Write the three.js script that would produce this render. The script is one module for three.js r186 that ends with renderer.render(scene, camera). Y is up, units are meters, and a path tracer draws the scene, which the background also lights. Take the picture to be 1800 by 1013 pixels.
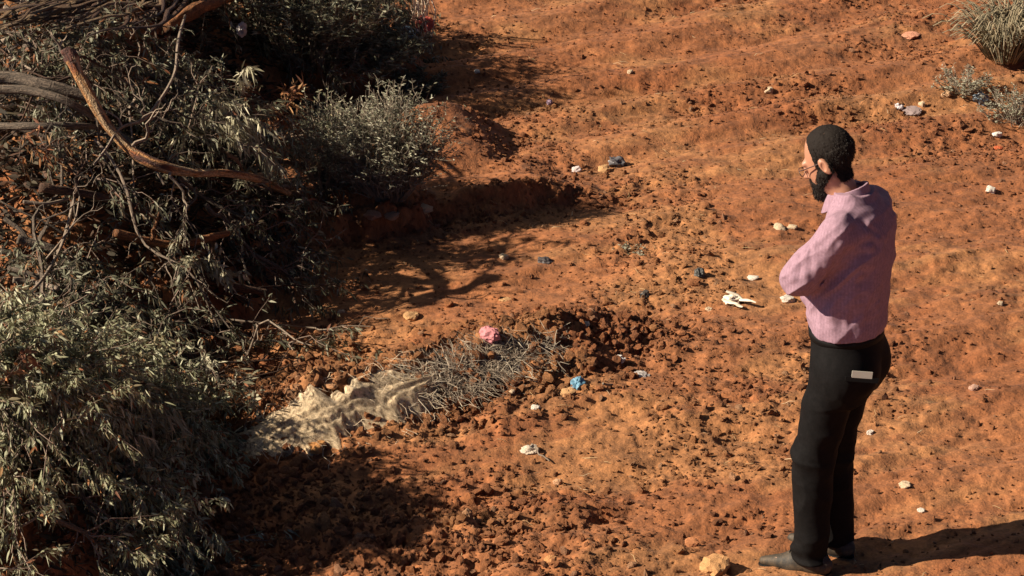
import * as THREE from 'three';
import { Sky } from 'three/addons/objects/Sky.js';
import { mergeGeometries } from 'three/addons/utils/BufferGeometryUtils.js';

// ---------------------------------------------------------------- camera, sky, sun, exposure
const PITCH = 22, FOV = 11.5, EYE = new THREE.Vector3(0, 4.96, 9.485);
const scene = new THREE.Scene();
const camera = new THREE.PerspectiveCamera(FOV, 16 / 9, 0.1, 2000);
camera.position.copy(EYE);
camera.rotation.x = -PITCH * Math.PI / 180;

const SUN_EL = 33 * Math.PI / 180, SUN_AZ = 13 * Math.PI / 180;      // from the left, a little on the camera's side
const sunDir = new THREE.Vector3(-Math.cos(SUN_EL) * Math.cos(SUN_AZ), Math.sin(SUN_EL), Math.cos(SUN_EL) * Math.sin(SUN_AZ));
const sky = new Sky();
sky.name = 'sky'; sky.userData.kind = 'structure';
sky.scale.setScalar(1500);
sky.material.uniforms.sunPosition.value.copy(sunDir);
sky.material.uniforms.turbidity.value = 2;
sky.material.uniforms.rayleigh.value = 0.35;
sky.material.uniforms.mieCoefficient.value = 0.002;
scene.add(sky);
scene.environmentIntensity = 0.1;
const sun = new THREE.DirectionalLight(new THREE.Color(1, 0.86, 0.68), 5);
sun.position.copy(sunDir).multiplyScalar(40);
sun.castShadow = true;
sun.shadow.mapSize.set(4096, 4096);
Object.assign(sun.shadow.camera, { left: -8, right: 8, top: 8, bottom: -8, near: 1, far: 100 });
scene.add(sun, sun.target);
const renderer = new THREE.WebGLRenderer({ antialias: true });
renderer.toneMapping = THREE.LinearToneMapping;
renderer.toneMappingExposure = 1.95;
renderer.shadowMap.enabled = true;

// ---------------------------------------------------------------- helpers
function rng(seed) { let a = seed >>> 0; return () => { a = (a + 0x6D2B79F5) | 0; let t = Math.imul(a ^ (a >>> 15), 1 | a); t = (t + Math.imul(t ^ (t >>> 7), 61 | t)) ^ t; return ((t ^ (t >>> 14)) >>> 0) / 4294967296; }; }
const clamp = (x, a, b) => x < a ? a : x > b ? b : x;
const mix = (a, b, t) => a + (b - a) * t;
const sstep = (a, b, x) => { const t = clamp((x - a) / (b - a), 0, 1); return t * t * (3 - 2 * t); };
function hash3(x, y, z) { let h = Math.imul(x, 374761393) ^ Math.imul(y, 668265263) ^ Math.imul(z, 1274126177); h = Math.imul(h ^ (h >>> 13), 1274126177); return ((h ^ (h >>> 16)) >>> 0) / 4294967296; }
function noise3(x, y, z) {
  const X = Math.floor(x), Y = Math.floor(y), Z = Math.floor(z); let u = x - X, v = y - Y, w = z - Z;
  u = u * u * (3 - 2 * u); v = v * v * (3 - 2 * v); w = w * w * (3 - 2 * w);
  const l = (a, b, t) => a + (b - a) * t;
  return l(l(l(hash3(X, Y, Z), hash3(X + 1, Y, Z), u), l(hash3(X, Y + 1, Z), hash3(X + 1, Y + 1, Z), u), v),
    l(l(hash3(X, Y, Z + 1), hash3(X + 1, Y, Z + 1), u), l(hash3(X, Y + 1, Z + 1), hash3(X + 1, Y + 1, Z + 1), u), v), w) * 2 - 1;
}
function noise2(x, y, s = 0) {
  const X = Math.floor(x), Y = Math.floor(y); let u = x - X, v = y - Y;
  u = u * u * (3 - 2 * u); v = v * v * (3 - 2 * v);
  const a = hash3(X, Y, s), b = hash3(X + 1, Y, s), c = hash3(X, Y + 1, s), d = hash3(X + 1, Y + 1, s);
  return (a + (b - a) * u + (c - a) * v + (a - b - c + d) * u * v) * 2 - 1;
}
function fbm2(x, y, o = 4, s = 0) { let r = 0, a = 0.5; for (let i = 0; i < o; i++) { r += a * noise2(x, y, s + i); x = x * 2.03 + 11.3; y = y * 2.03 - 7.7; a *= 0.5; } return r; }
// rounded lumps of soil: the height of domes set on jittered cells
function lumps(x, y, s) {
  const X = Math.floor(x), Y = Math.floor(y); let best = 0;
  for (let j = -1; j <= 1; j++) for (let i = -1; i <= 1; i++) {
    const h = hash3(X + i, Y + j, s), px = X + i + 0.15 + 0.7 * h, py = Y + j + 0.15 + 0.7 * hash3(X + i, Y + j, s + 7), r = 0.25 + 0.5 * hash3(X + i, Y + j, s + 13);
    const d = 1 - ((x - px) ** 2 + (y - py) ** 2) / (r * r);
    if (d > 0) { const q = Math.sqrt(d) * r; if (q > best) best = q; }
  }
  return best;
}
const taken = {};
function numbered(n) { const k = taken[n] = (taken[n] ?? -1) + 1; return k ? `${n}_${String(k).padStart(3, '0')}` : n; }
function shadows(o) { o.castShadow = o.receiveShadow = true; return o; }
function tag(o, label, category, group, kind) { Object.assign(o.userData, { label, category }); if (group) o.userData.group = group; if (kind) o.userData.kind = kind; return o; }
function mesh(name, geo, mat, parent) { const m = shadows(new THREE.Mesh(geo, mat)); m.name = parent ? name : numbered(name); (parent || scene).add(m); return m; }
function thing(name, x, y, z, label, category, group) { const g = new THREE.Group(); g.name = numbered(name); g.position.set(x, y, z); scene.add(g); tag(g, label, category, group); return g; }
function stuff(o) { o.userData.kind = 'stuff'; return o; }
const C = (r, g, b) => new THREE.Color().setRGB(r, g, b);
function std(c, rough = 0.9, more = {}) { return new THREE.MeshStandardMaterial({ color: c, roughness: rough, side: THREE.DoubleSide, ...more }); }
function tex(n, fn, repeat = true, srgb = true) {
  const d = new Uint8Array(n * n * 4);
  for (let j = 0; j < n; j++) for (let i = 0; i < n; i++) { const c = fn(i / n, j / n); const k = (j * n + i) * 4; d[k] = clamp(c[0], 0, 1) * 255; d[k + 1] = clamp(c[1], 0, 1) * 255; d[k + 2] = clamp(c[2], 0, 1) * 255; d[k + 3] = 255; }
  const t = new THREE.DataTexture(d, n, n); t.wrapS = t.wrapT = THREE.RepeatWrapping; t.magFilter = THREE.LinearFilter; t.minFilter = THREE.LinearMipmapLinearFilter; t.generateMipmaps = true;
  if (srgb) t.colorSpace = THREE.SRGBColorSpace; t.needsUpdate = true; return t;
}
// noise that repeats every n cells
function tnoise(u, v, n, s) { const x = u * n, y = v * n, X = Math.floor(x), Y = Math.floor(y); let a = x - X, b = y - Y; a = a * a * (3 - 2 * a); b = b * b * (3 - 2 * b); const h = (i, j) => hash3(((i % n) + n) % n, ((j % n) + n) % n, s); return mix(mix(h(X, Y), h(X + 1, Y), a), mix(h(X, Y + 1), h(X + 1, Y + 1), a), b) * 2 - 1; }

// ---------------------------------------------------------------- the lie of the land
const bump = (x, z, cx, cz, rx, rz, p = 1) => { const q = 1 - ((x - cx) / rx) ** 2 - ((z - cz) / rz) ** 2; return q > 0 ? q ** p : 0; };
// top of the heap of cut branches
function pileH(x, z) {
  const wx = x + 0.16 * noise2(x * 1.7, z * 1.7, 91), wz = z + 0.2 * noise2(x * 1.7, z * 1.7, 92);
  const uneven = 1 + 0.22 * noise2(x * 2.3, z * 2.3, 93) + 0.14 * noise2(x * 4.7, z * 4.7, 94);
  return uneven * Math.max(
    0.74 * bump(wx, wz, -2.05, -0.15, 0.8, 0.75, 0.75),
    0.38 * bump(wx, wz, -2.1, -1.35, 0.85, 0.95, 0.8),
    0.96 * bump(wx, wz, -2.25, -2.95, 1.25, 1.1, 0.85),
    1.05 * bump(wx, wz, -2.55, -5.2, 1.4, 1.7, 0.8),
    1.55 * bump(wx, wz, -2.45, -5.05, 1.2, 0.9, 0.85),
    0.55 * bump(wx, wz, -1.6, -6.3, 0.75, 0.85, 0.8));
}
function bermT(x, z) {   // signed distance across and position along the low bank that runs away to the right
  const ax = -1.0, az = -1.05, dx = 0.79, dz = -0.613, px = x - ax, pz = z - az;
  return [px * 0.613 + pz * 0.79, px * dx + pz * dz];
}
function coarse(x, z) {
  let h = 0.6 * pileH(x, z);
  h += 0.035 * fbm2(x * 0.9 + 3, z * 0.9, 3, 20);
  const [c, t] = bermT(x, z);
  const along = sstep(-0.25, 0.25, t) * (1 - sstep(1.45, 2.1, t));
  h += 0.2 * along * Math.exp(-((c + 0.02) ** 2) / 0.05);
  h += 0.05 * sstep(-0.5, 0.4, t) * (1 - sstep(1.6, 2.6, t)) * Math.exp(-((c - 0.45) ** 2) / 0.1);
  h += 0.2 * bump(x, z, -0.4, -4.7, 0.42, 0.6, 1.3);
  { const px = x + 1.0, pz = z + 3.3, t = px * 0.905 - pz * 0.425, q = px * 0.425 + pz * 0.905 + 0.07 * noise2(x * 4, z * 4, 35) + 0.04 * noise2(x * 13, z * 13, 36);   // cut bank: the ground behind stands a step higher
    h += 0.125 * (1 + 0.3 * noise2(x * 3, z * 3, 37)) * sstep(-0.4, 0.1, t) * (1 - sstep(1.2, 1.7, t)) * sstep(0.06, -0.05, q) * Math.exp(-((Math.max(0, -q) / 0.7) ** 2)); }                  // red mound beside the shrub
  h += 0.1 * bump(x, z, -0.72, -3.75, 0.35, 0.22, 1);                    // lit lumps under the shrub
  h += 0.26 * bump(x, z, -1.0, -6.1, 0.5, 0.55, 1);                      // dark mound behind
  const fz = sstep(-3.6, -5.4, z);                                       // old plough furrows
  h += 0.035 * fz * Math.sin((z * 0.87 + x * 0.47) * 11 + 1.6 * noise2(x * 0.8, z * 0.8, 31));
  const tr = sstep(0.2, 0.9, x) * sstep(0.4, -0.6, z) * sstep(-4.6, -3, z);
  h += 0.016 * tr * Math.sin((z * 0.96 + x * 0.2) * 9 + 1.5 * noise2(x, z, 33));
  return h;
}
function rough(x, z) {   // how broken up the soil is
  const [c, t] = bermT(x, z);
  const b = sstep(-0.4, 0.1, t) * (1 - sstep(1.7, 2.5, t)) * Math.exp(-((c - 0.12) ** 2) / 0.14);
  const low = sstep(1.2, -0.4, x) * sstep(-1.1, -0.4, z) * 0.75;
  const patch = sstep(0.0, 0.4, fbm2(x * 1.3 + 9, z * 1.9, 3, 44)) * 0.4;
  const bank = 0.6 * Math.exp(-((((x + 1) * 0.425 + (z + 3.3) * 0.905) / 0.14) ** 2)) * sstep(-1.3, -0.9, x) * (1 - sstep(0.5, 0.9, x));
  const left = sstep(-0.3, -1.0, x) * sstep(-2.6, -2.0, z) * 0.8;
  return clamp(0.12 + Math.max(b, low, patch, left, bank), 0, 1);
}
function ground(x, z) {
  const r = rough(x, z), w = 0.02 * noise2(x * 9, z * 9, 50), fz = 0.35 + 0.65 * r;
  let h = coarse(x, z);
  const fa = x * 0.87 - z * 0.49, fb = x * 0.49 + z * 0.87, rid = (f, k) => 1 - Math.abs(noise2(x * f + 3 * w, z * f * 1.1, k)) * 2;
  h += 0.022 * fbm2(x * 4, z * 4, 3, 60) * (0.4 + r);
  h += 0.026 * fbm2(fa * 2.2, fb * 7, 3, 65) + 0.005 * noise2(fa * 7, fb * 22, 66);      // combed along the old furrows
  h += (0.007 * rid(9, 61) + 0.006 * noise2(x * 17, z * 17, 62) + 0.005 * rid(29, 63) + 0.004 * noise2(x * 45, z * 45, 64)) * (0.3 + 0.9 * r);
  h += 0.045 * r * r * r * sstep(-4.2, -3.2, z) * lumps(x * 8 + w * 12, z * 8, 3) + 0.02 * r * r * r * lumps(x * 19 + 3, z * 19 + w * 14, 5);
  h += 0.03 * (0.25 + 0.75 * r) * (1 - 0.6 * sstep(-3.5, -4.5, z)) * lumps(x * 13 + w * 20, z * 13 + 5, 15) * sstep(-0.3, 0.3, noise2(fa * 1.6, fb * 4, 74));
  const pit = sstep(0.35, 0.65, noise2(fa * 6 + 5, fb * 12, 71)) * (0.3 + 0.7 * r);
  return h - 0.012 * pit;
}
// where a line of sight taken from the photograph meets the land, or the top of the heap
const F = 506.5 / Math.tan(FOV * Math.PI / 360), cp = Math.cos(PITCH * Math.PI / 180), sp = Math.sin(PITCH * Math.PI / 180);
function sight(u, v, surface = coarse) {
  const a = (u - 900) / F, b = -(v - 506.5) / F, d = new THREE.Vector3(a, b * cp - sp, -b * sp - cp);
  let s = 8;
  for (; s < 30; s += 0.05) if (EYE.y + d.y * s < surface(EYE.x + d.x * s, EYE.z + d.z * s)) break;
  for (let k = 0, st = 0.025; k < 8; k++, st /= 2) s += EYE.y + d.y * s < surface(EYE.x + d.x * s, EYE.z + d.z * s) ? -st : st;
  return new THREE.Vector3(EYE.x + d.x * s, EYE.y + d.y * s, EYE.z + d.z * s);
}
const heapTop = (x, z) => Math.max(coarse(x, z), pileH(x, z));

// ---------------------------------------------------------------- soil
const soilMap = tex(1024, (u, v) => {
  let n = 0.5 * tnoise(u, v, 24, 1) + 0.5 * tnoise(u, v, 61, 2) + 0.5 * tnoise(u, v, 150, 3) + 0.45 * tnoise(u, v, 330, 4);
  const g = hash3(Math.floor(u * 512), Math.floor(v * 512), 5);
  const pale = g > 0.985 ? 0.16 : 0;
  const k = 0.8 + 0.15 * n;
  return [k + pale, k * 0.985 + pale, k * 0.96 + pale];
});
const soilBump = tex(1024, (u, v) => { const n = 0.5 + 0.2 * tnoise(u, v, 40, 11) + 0.2 * tnoise(u, v, 110, 12) + 0.2 * tnoise(u, v, 260, 13) + 0.12 * tnoise(u, v, 500, 14); return [n, n, n]; }, true, false);
const soilMat = new THREE.MeshStandardMaterial({ map: soilMap, bumpMap: soilBump, bumpScale: 0.0035, roughness: 0.97, vertexColors: true, side: THREE.DoubleSide });
const RED = [0.35, 0.12, 0.04], ORANGE = [0.43, 0.168, 0.063], TAN = [0.54, 0.268, 0.105];
function soilColor(x, z) {
  const n = fbm2(x * 1.1, z * 1.1, 4, 80) + 0.5 * fbm2(x * 6, z * 6, 3, 84);
  const t = clamp(0.5 + 0.9 * n, 0, 1), fa = x * 0.87 - z * 0.49, fb = x * 0.49 + z * 0.87;
  const dry = 0.5 * sstep(0.0, 0.45, fbm2(x * 1.5 + 40, z * 2.2, 4, 86) + 0.4 * fbm2(fa * 3, fb * 15, 3, 88) + 0.12);
  const deep = bump(x, z, -0.42, -4.6, 0.36, 0.5, 0.6);
  return [0, 1, 2].map(k => mix(mix(mix(RED[k], ORANGE[k], t), TAN[k], dry), RED[k] * 0.92, deep * 0.7));
}
function axis(lo, hi, step, reach) { const a = []; let s = step; for (let x = lo - s; x > -reach; s *= 1.5, x -= s) a.unshift(x); for (let x = lo; x <= hi; x += step) a.push(x); s = step; for (let x = a[a.length - 1] + s; x < reach; s *= 1.5, x += s) a.push(x); return a; }
{
  const xs = axis(-3.6, 3.6, 0.0095, 600), zs = axis(-8.6, 0.75, 0.0165, 600), nx = xs.length, nz = zs.length;
  const pos = new Float32Array(nx * nz * 3), col = new Float32Array(nx * nz * 3), uv = new Float32Array(nx * nz * 2), idx = new Uint32Array((nx - 1) * (nz - 1) * 6);
  let k = 0;
  for (let j = 0; j < nz; j++) for (let i = 0; i < nx; i++, k++) {
    const x = xs[i], z = zs[j], c = soilColor(x, z);
    const near = Math.abs(x) < 4.5 && z > -10 && z < 2;
    pos.set([x, near ? ground(x, z) : coarse(x, z), z], k * 3); col.set(c, k * 3); uv.set([x / 1.7, z / 1.7], k * 2);
  }
  k = 0;
  for (let j = 0; j < nz - 1; j++) for (let i = 0; i < nx - 1; i++) { const a = j * nx + i, b = a + 1, c = a + nx, d = c + 1; idx.set([a, c, b, b, c, d], k); k += 6; }
  const g = new THREE.BufferGeometry();
  g.setAttribute('position', new THREE.BufferAttribute(pos, 3)); g.setAttribute('color', new THREE.BufferAttribute(col, 3)); g.setAttribute('uv', new THREE.BufferAttribute(uv, 2)); g.setIndex(new THREE.BufferAttribute(idx, 1));
  g.computeVertexNormals();
  const m = mesh('ground', g, soilMat); tag(m, 'rough orange-red ploughed soil', 'ground', null, 'structure');
}
function rockGeo(seed, detail, sx, sy, sz, rugged = 0.28) {
  const g = new THREE.IcosahedronGeometry(1, detail), p = g.attributes.position, o = seed * 17.3;
  for (let i = 0; i < p.count; i++) {
    const x = p.getX(i), y = p.getY(i), z = p.getZ(i);
    let r = 1 + rugged * noise3(x * 1.3 + o, y * 1.3, z * 1.3) + rugged * 0.6 * noise3(x * 3 + o, y * 3, z * 3);
    const f = Math.max(Math.abs(x * 0.9 + y * 0.3), Math.abs(y), Math.abs(z * 0.95 - x * 0.2)); r *= mix(1, 0.72 / f, 0.35);
    p.setXYZ(i, x * r * sx, y * r * sy, z * r * sz);
  }
  g.computeVertexNormals(); return g;
}
const inView = (x, z, m) => Math.abs(x) < 900 / F * Math.hypot(EYE.z - z, EYE.y) + m;
{ // crumbs and clods of soil, past counting
  const R = rng(23), clodMat = new THREE.MeshStandardMaterial({ map: soilMap, bumpMap: soilBump, bumpScale: 0.004, roughness: 0.97, side: THREE.DoubleSide });
  for (let variant = 0; variant < 4; variant++) {
    const N = 13000, im = shadows(new THREE.InstancedMesh(rockGeo(variant + 1, 1, 1, 0.75, 0.9, 0.5), clodMat, N)), M = new THREE.Matrix4(), q = new THREE.Quaternion(), e = new THREE.Euler(), col = new THREE.Color();
    im.name = numbered('soil_clods'); tag(im, 'crumbled clods of orange-red soil strewn over the ground', 'soil clods', 'loose soil clods', 'stuff');
    let n = 0;
    while (n < N) {
      const z = 0.7 - 9.1 * R() ** 0.95, x = (R() * 2 - 1) * 3.8;
      if (!inView(x, z, 0.4)) continue;
      const r = rough(x, z); if (R() > r * r * 1.1 + 0.05) continue;
      let s = 0.0028 + 0.005 * R() + 0.026 * R() ** 8 * (0.25 + 0.75 * r);
      e.set(R() * 6.3, R() * 6.3, R() * 6.3); q.setFromEuler(e);
      M.compose(new THREE.Vector3(x, ground(x, z) + s * 0.1, z), q, new THREE.Vector3(s * (0.7 + 0.6 * R()), s * (0.5 + 0.5 * R()), s * (0.7 + 0.6 * R())));
      im.setMatrixAt(n, M);
      const c = soilColor(x, z), k = 0.8 + 0.4 * R(), pale = R() < 0.04 ? 0.14 : 0;
      im.setColorAt(n, col.setRGB(c[0] * k + pale * 0.8, c[1] * k + pale * 0.75, c[2] * k + pale * 0.6)); n++;
    }
    scene.add(im);
  }
}
// ---------------------------------------------------------------- stems, blades, leaves
function taperTube(pts, r0, r1, seg = 6, radial = null, color = null) {
  const n = pts.length, pos = [], col = [], uv = [], idx = [];
  let nrm = new THREE.Vector3(0.31, 0.87, 0.38), len = 0;
  for (let i = 0; i < n; i++) {
    const t = i / (n - 1), T = pts[Math.min(i + 1, n - 1)].clone().sub(pts[Math.max(i - 1, 0)]).normalize();
    nrm = nrm.clone().addScaledVector(T, -nrm.dot(T)); if (nrm.lengthSq() < 1e-4) nrm.set(T.y, -T.x, 0.01); nrm.normalize();
    const bi = T.clone().cross(nrm); if (i) len += pts[i].distanceTo(pts[i - 1]);
    for (let k = 0; k <= seg; k++) {
      const a = k % seg / seg * Math.PI * 2, r = mix(r0, r1, t) * (radial ? radial(t, a) : 1), p = pts[i].clone().addScaledVector(nrm, Math.cos(a) * r).addScaledVector(bi, Math.sin(a) * r);
      pos.push(p.x, p.y, p.z); uv.push(k / seg, len * 4); if (color) col.push(...color(t, a, len));
    }
  }
  const w = seg + 1;
  for (let i = 0; i < n - 1; i++) for (let k = 0; k < seg; k++) { const a = i * w + k, b = a + 1, c = a + w, d = c + 1; idx.push(a, b, c, b, d, c); }
  for (const [row, rev] of [[0, 0], [n - 1, 1]]) { const c0 = pos.length / 3; pos.push(pts[row].x, pts[row].y, pts[row].z); uv.push(0.5, 0.5); if (color) col.push(...color(row ? 1 : 0, 0, len)); for (let k = 0; k < seg; k++) { const a = row * w + k, b = a + 1; rev ? idx.push(c0, a, b) : idx.push(c0, b, a); } }
  const g = new THREE.BufferGeometry(); g.setAttribute('position', new THREE.Float32BufferAttribute(pos, 3)); g.setAttribute('uv', new THREE.Float32BufferAttribute(uv, 2)); if (color) g.setAttribute('color', new THREE.Float32BufferAttribute(col, 3)); g.setIndex(idx); g.computeVertexNormals(); return g;
}
class Leaves {   // lance-shaped, creased, curved leaves gathered into one part
  constructor() { this.p = []; this.c = []; this.i = []; }
  add(at, dir, side, len, wid, curl, c) {
    const n = new THREE.Vector3().crossVectors(dir, side).normalize(), b = this.p.length / 3, s = new THREE.Vector3().crossVectors(n, dir).normalize();
    const put = (t, w, lift) => { const k = curl * t * t * len * (1 + 0.6 * Math.sin(t * 5)); this.p.push(at.x + dir.x * t * len + s.x * w * wid + n.x * (lift * wid + k), at.y + dir.y * t * len + s.y * w * wid + n.y * (lift * wid + k) - 0.12 * t * t * len, at.z + dir.z * t * len + s.z * w * wid + n.z * (lift * wid + k)); this.c.push(c[0], c[1], c[2]); };
    put(0, 0, 0); put(0.33, -0.5, 0.16); put(0.33, 0.5, 0.16); put(0.36, 0, 0); put(0.68, -0.36, 0.1); put(0.68, 0.36, 0.1); put(1, 0, 0);
    for (const k of [0, 3, 1, 0, 2, 3, 1, 3, 4, 3, 2, 5, 3, 5, 6, 3, 6, 4]) this.i.push(b + k);
  }
  geo() { const g = new THREE.BufferGeometry(); g.setAttribute('position', new THREE.Float32BufferAttribute(this.p, 3)); g.setAttribute('color', new THREE.Float32BufferAttribute(this.c, 3)); g.setIndex(this.i); g.computeVertexNormals(); return g; }
}
const barkMap = tex(256, (u, v) => { const n = 0.72 + 0.2 * tnoise(u, v * 0.25, 24, 21) + 0.16 * tnoise(u, v, 40, 22) + 0.12 * tnoise(u, v, 90, 23); return [n, n * 0.97, n * 0.93]; });
const M = {
  leaf: new THREE.MeshPhysicalMaterial({ vertexColors: true, roughness: 0.75, transmission: 0.25, thickness: 0, side: THREE.DoubleSide, specularIntensity: 0.35 }),
  greyBark: std(C(0.20, 0.16, 0.125), 0.9, { map: barkMap, bumpMap: barkMap, bumpScale: 0.004 }),
  brownBark: std(C(0.16, 0.085, 0.05), 0.9, { map: barkMap, bumpMap: barkMap, bumpScale: 0.004 }),
  paleTwig: std(C(0.36, 0.29, 0.23), 0.85, { map: barkMap }),
  twig: std(C(0.17, 0.12, 0.09), 0.9),
  peel: std(C(1, 1, 1), 0.8, { vertexColors: true, map: barkMap, bumpMap: barkMap, bumpScale: 0.006 }),
  orangeBark: std(C(0.36, 0.15, 0.05), 0.8, { map: barkMap, bumpMap: barkMap, bumpScale: 0.003 }),
  strip: std(C(1, 1, 1), 0.8, { vertexColors: true }),
};
const PAL = {
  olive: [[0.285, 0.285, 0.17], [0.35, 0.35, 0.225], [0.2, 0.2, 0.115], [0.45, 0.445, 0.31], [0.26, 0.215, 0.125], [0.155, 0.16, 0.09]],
  dull: [[0.155, 0.155, 0.097], [0.2, 0.2, 0.135], [0.12, 0.112, 0.068], [0.30, 0.295, 0.21], [0.14, 0.105, 0.06], [0.09, 0.09, 0.055]],  // duller dry leaves, darkened further to carry shade on the heap and shrubs
  dry: [[0.30, 0.13, 0.05], [0.22, 0.085, 0.04], [0.36, 0.2, 0.09], [0.16, 0.07, 0.04]],
  pale: [[0.42, 0.39, 0.27], [0.32, 0.295, 0.195], [0.50, 0.46, 0.33], [0.22, 0.2, 0.125]],
  grey: [[0.32, 0.31, 0.225], [0.39, 0.375, 0.285], [0.24, 0.235, 0.16], [0.175, 0.172, 0.11]],
};
const V = (x, y, z) => new THREE.Vector3(x, y, z);
const DOWN = V(0, -1, 0);
const rv = R => V(R() * 2 - 1, R() * 2 - 1, R() * 2 - 1);
function bendy(R, a, b, n, wob, sag = 0) { const pts = [], L = a.distanceTo(b), o = R() * 50; for (let i = 0; i < n; i++) { const t = i / (n - 1), p = a.clone().lerp(b, t), w = wob * L * Math.sin(Math.PI * Math.min(t * 1.2, 1)) ; p.x += w * noise2(t * 3 + o, 1, 3); p.y += w * noise2(t * 3 + o, 5, 4) - sag * L * t * t; p.z += w * noise2(t * 3 + o, 9, 5); pts.push(p); } return pts; }
function bough(o) {
  const { seed, from, to, name = 'leafy_bough', label, category = 'bough', group, leaves = 600, leafLen = 0.04, leafWid = 0.0095, pal = PAL.olive, stemR = 0.012, twigs = 12, hang = 0.55, bark = M.greyBark, spread = 0.34, sag = 0.08, dryMix = 0.06 } = o;
  const R = rng(seed), g = thing(name, from.x, coarse(from.x, from.z), from.z, label, category, group), off = g.position.clone();
  const main = bendy(R, from.clone().sub(off), to.clone().sub(off), 14, 0.1, sag), dir = to.clone().sub(from).normalize();
  mesh('stem', taperTube(main, stemR, stemR * 0.3, 7), bark, g);
  const tw = [], lv = new Leaves(), len = from.distanceTo(to), runs = [main.slice(4)];
  for (let k = 0; k < twigs; k++) {
    const i = 3 + Math.floor(R() * 10.9), p = main[i], d = dir.clone().multiplyScalar(0.7).addScaledVector(rv(R), 0.9); d.y += 0.15; d.normalize();
    const L = (0.4 + 0.8 * R()) * spread, run = bendy(R, p, p.clone().addScaledVector(d, L), 7, 0.14, 0.3 * hang);
    tw.push(taperTube(run, stemR * 0.28, stemR * 0.1, 4)); runs.push(run);
    if (R() < 0.7) { const q = run[3], d2 = d.clone().addScaledVector(rv(R), 0.9).normalize(), r2 = bendy(R, q, q.clone().addScaledVector(d2, L * 0.6), 6, 0.14, 0.4 * hang); tw.push(taperTube(r2, stemR * 0.2, stemR * 0.08, 4)); runs.push(r2); }
  }
  if (tw.length) stuff(mesh('twigs', mergeGeometries(tw), M.twig, g));
  for (let k = 0; k < leaves; k++) {
    const run = runs[Math.floor(R() ** 1.5 * runs.length)], f = (0.15 + 0.85 * Math.sqrt(R())) * (run.length - 1), i = Math.min(run.length - 2, Math.floor(f));
    const p = run[i].clone().lerp(run[i + 1], f - i).addScaledVector(rv(R), 0.012), td = run[i + 1].clone().sub(run[i]).normalize();
    const d = td.multiplyScalar(0.6).addScaledVector(rv(R), 0.75).addScaledVector(DOWN, hang * (0.5 + R())).normalize();
    const wy = p.y + off.y, gy = coarse(p.x + off.x, p.z + off.z); if (wy < gy + 0.02) p.y = gy + 0.02 - off.y + 0.03 * R();
    const pl = R() < dryMix ? PAL.dry : pal, c = pl[Math.floor(R() * pl.length)], m = 0.75 + 0.5 * R();
    lv.add(p, d, rv(R), leafLen * (0.4 + 1.1 * R()), leafWid * (0.5 + 0.9 * R()), (R() - 0.5) * 0.9, [c[0] * m, c[1] * m, c[2] * m]);
  }
  if (leaves) stuff(mesh('foliage', lv.geo(), M.leaf, g));
  return g;
}
const heapPt = (x, z, lift = 0) => V(x, heapTop(x, z) + lift, z);
// a cluster of boughs thrown over one part of the heap
function boughs(seed, n, box, toward, opt) {
  const R = rng(seed);
  for (let k = 0; k < n; k++) {
    const x = mix(box[0], box[1], R()), z = mix(box[2], box[3], R()), a = Math.atan2(toward[1], toward[0]) + (R() - 0.5) * 2.2, L = (0.5 + 0.55 * R()) * (opt.reach || 0.8);
    const x2 = x + Math.cos(a) * L, z2 = z + Math.sin(a) * L;
    bough({ ...opt, seed: seed * 100 + k, from: heapPt(x, z, 0.02 + 0.1 * R()), to: heapPt(x2, z2, 0.05 + 0.12 * R()) });
  }
}
boughs(11, 34, [-2.3, -1.6, -1.1, 0.35], [1, 0.5], { label: 'grey-green leafy bough in the drooping mass at the lower left front of the brush heap', group: 'leafy boughs at the front of the heap', leaves: 2300, twigs: 30, reach: 0.55, leafLen: 0.034, leafWid: 0.0085, hang: 0.5 });
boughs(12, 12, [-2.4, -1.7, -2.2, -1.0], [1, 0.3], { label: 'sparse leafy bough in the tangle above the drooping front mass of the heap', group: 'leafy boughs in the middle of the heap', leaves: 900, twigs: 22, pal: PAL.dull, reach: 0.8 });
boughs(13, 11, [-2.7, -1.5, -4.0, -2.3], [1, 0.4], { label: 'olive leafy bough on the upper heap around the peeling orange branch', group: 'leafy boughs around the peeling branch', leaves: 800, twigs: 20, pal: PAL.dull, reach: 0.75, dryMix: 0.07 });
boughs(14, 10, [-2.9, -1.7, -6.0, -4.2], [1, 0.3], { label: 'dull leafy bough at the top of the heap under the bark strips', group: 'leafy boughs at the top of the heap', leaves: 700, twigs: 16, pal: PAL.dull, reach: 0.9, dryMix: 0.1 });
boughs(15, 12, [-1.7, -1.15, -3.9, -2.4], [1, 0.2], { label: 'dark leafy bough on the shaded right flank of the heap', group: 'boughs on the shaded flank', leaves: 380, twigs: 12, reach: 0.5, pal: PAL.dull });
boughs(16, 20, [-2.1, -0.95, -7.2, -5.0], [1, 0.1], { label: 'green bough with shade-darkened leaves hanging at the back right end of the heap', group: 'dark boughs at the back of the heap', leaves: 520, twigs: 14, reach: 0.55, pal: PAL.dull, hang: 0.9 });

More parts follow.
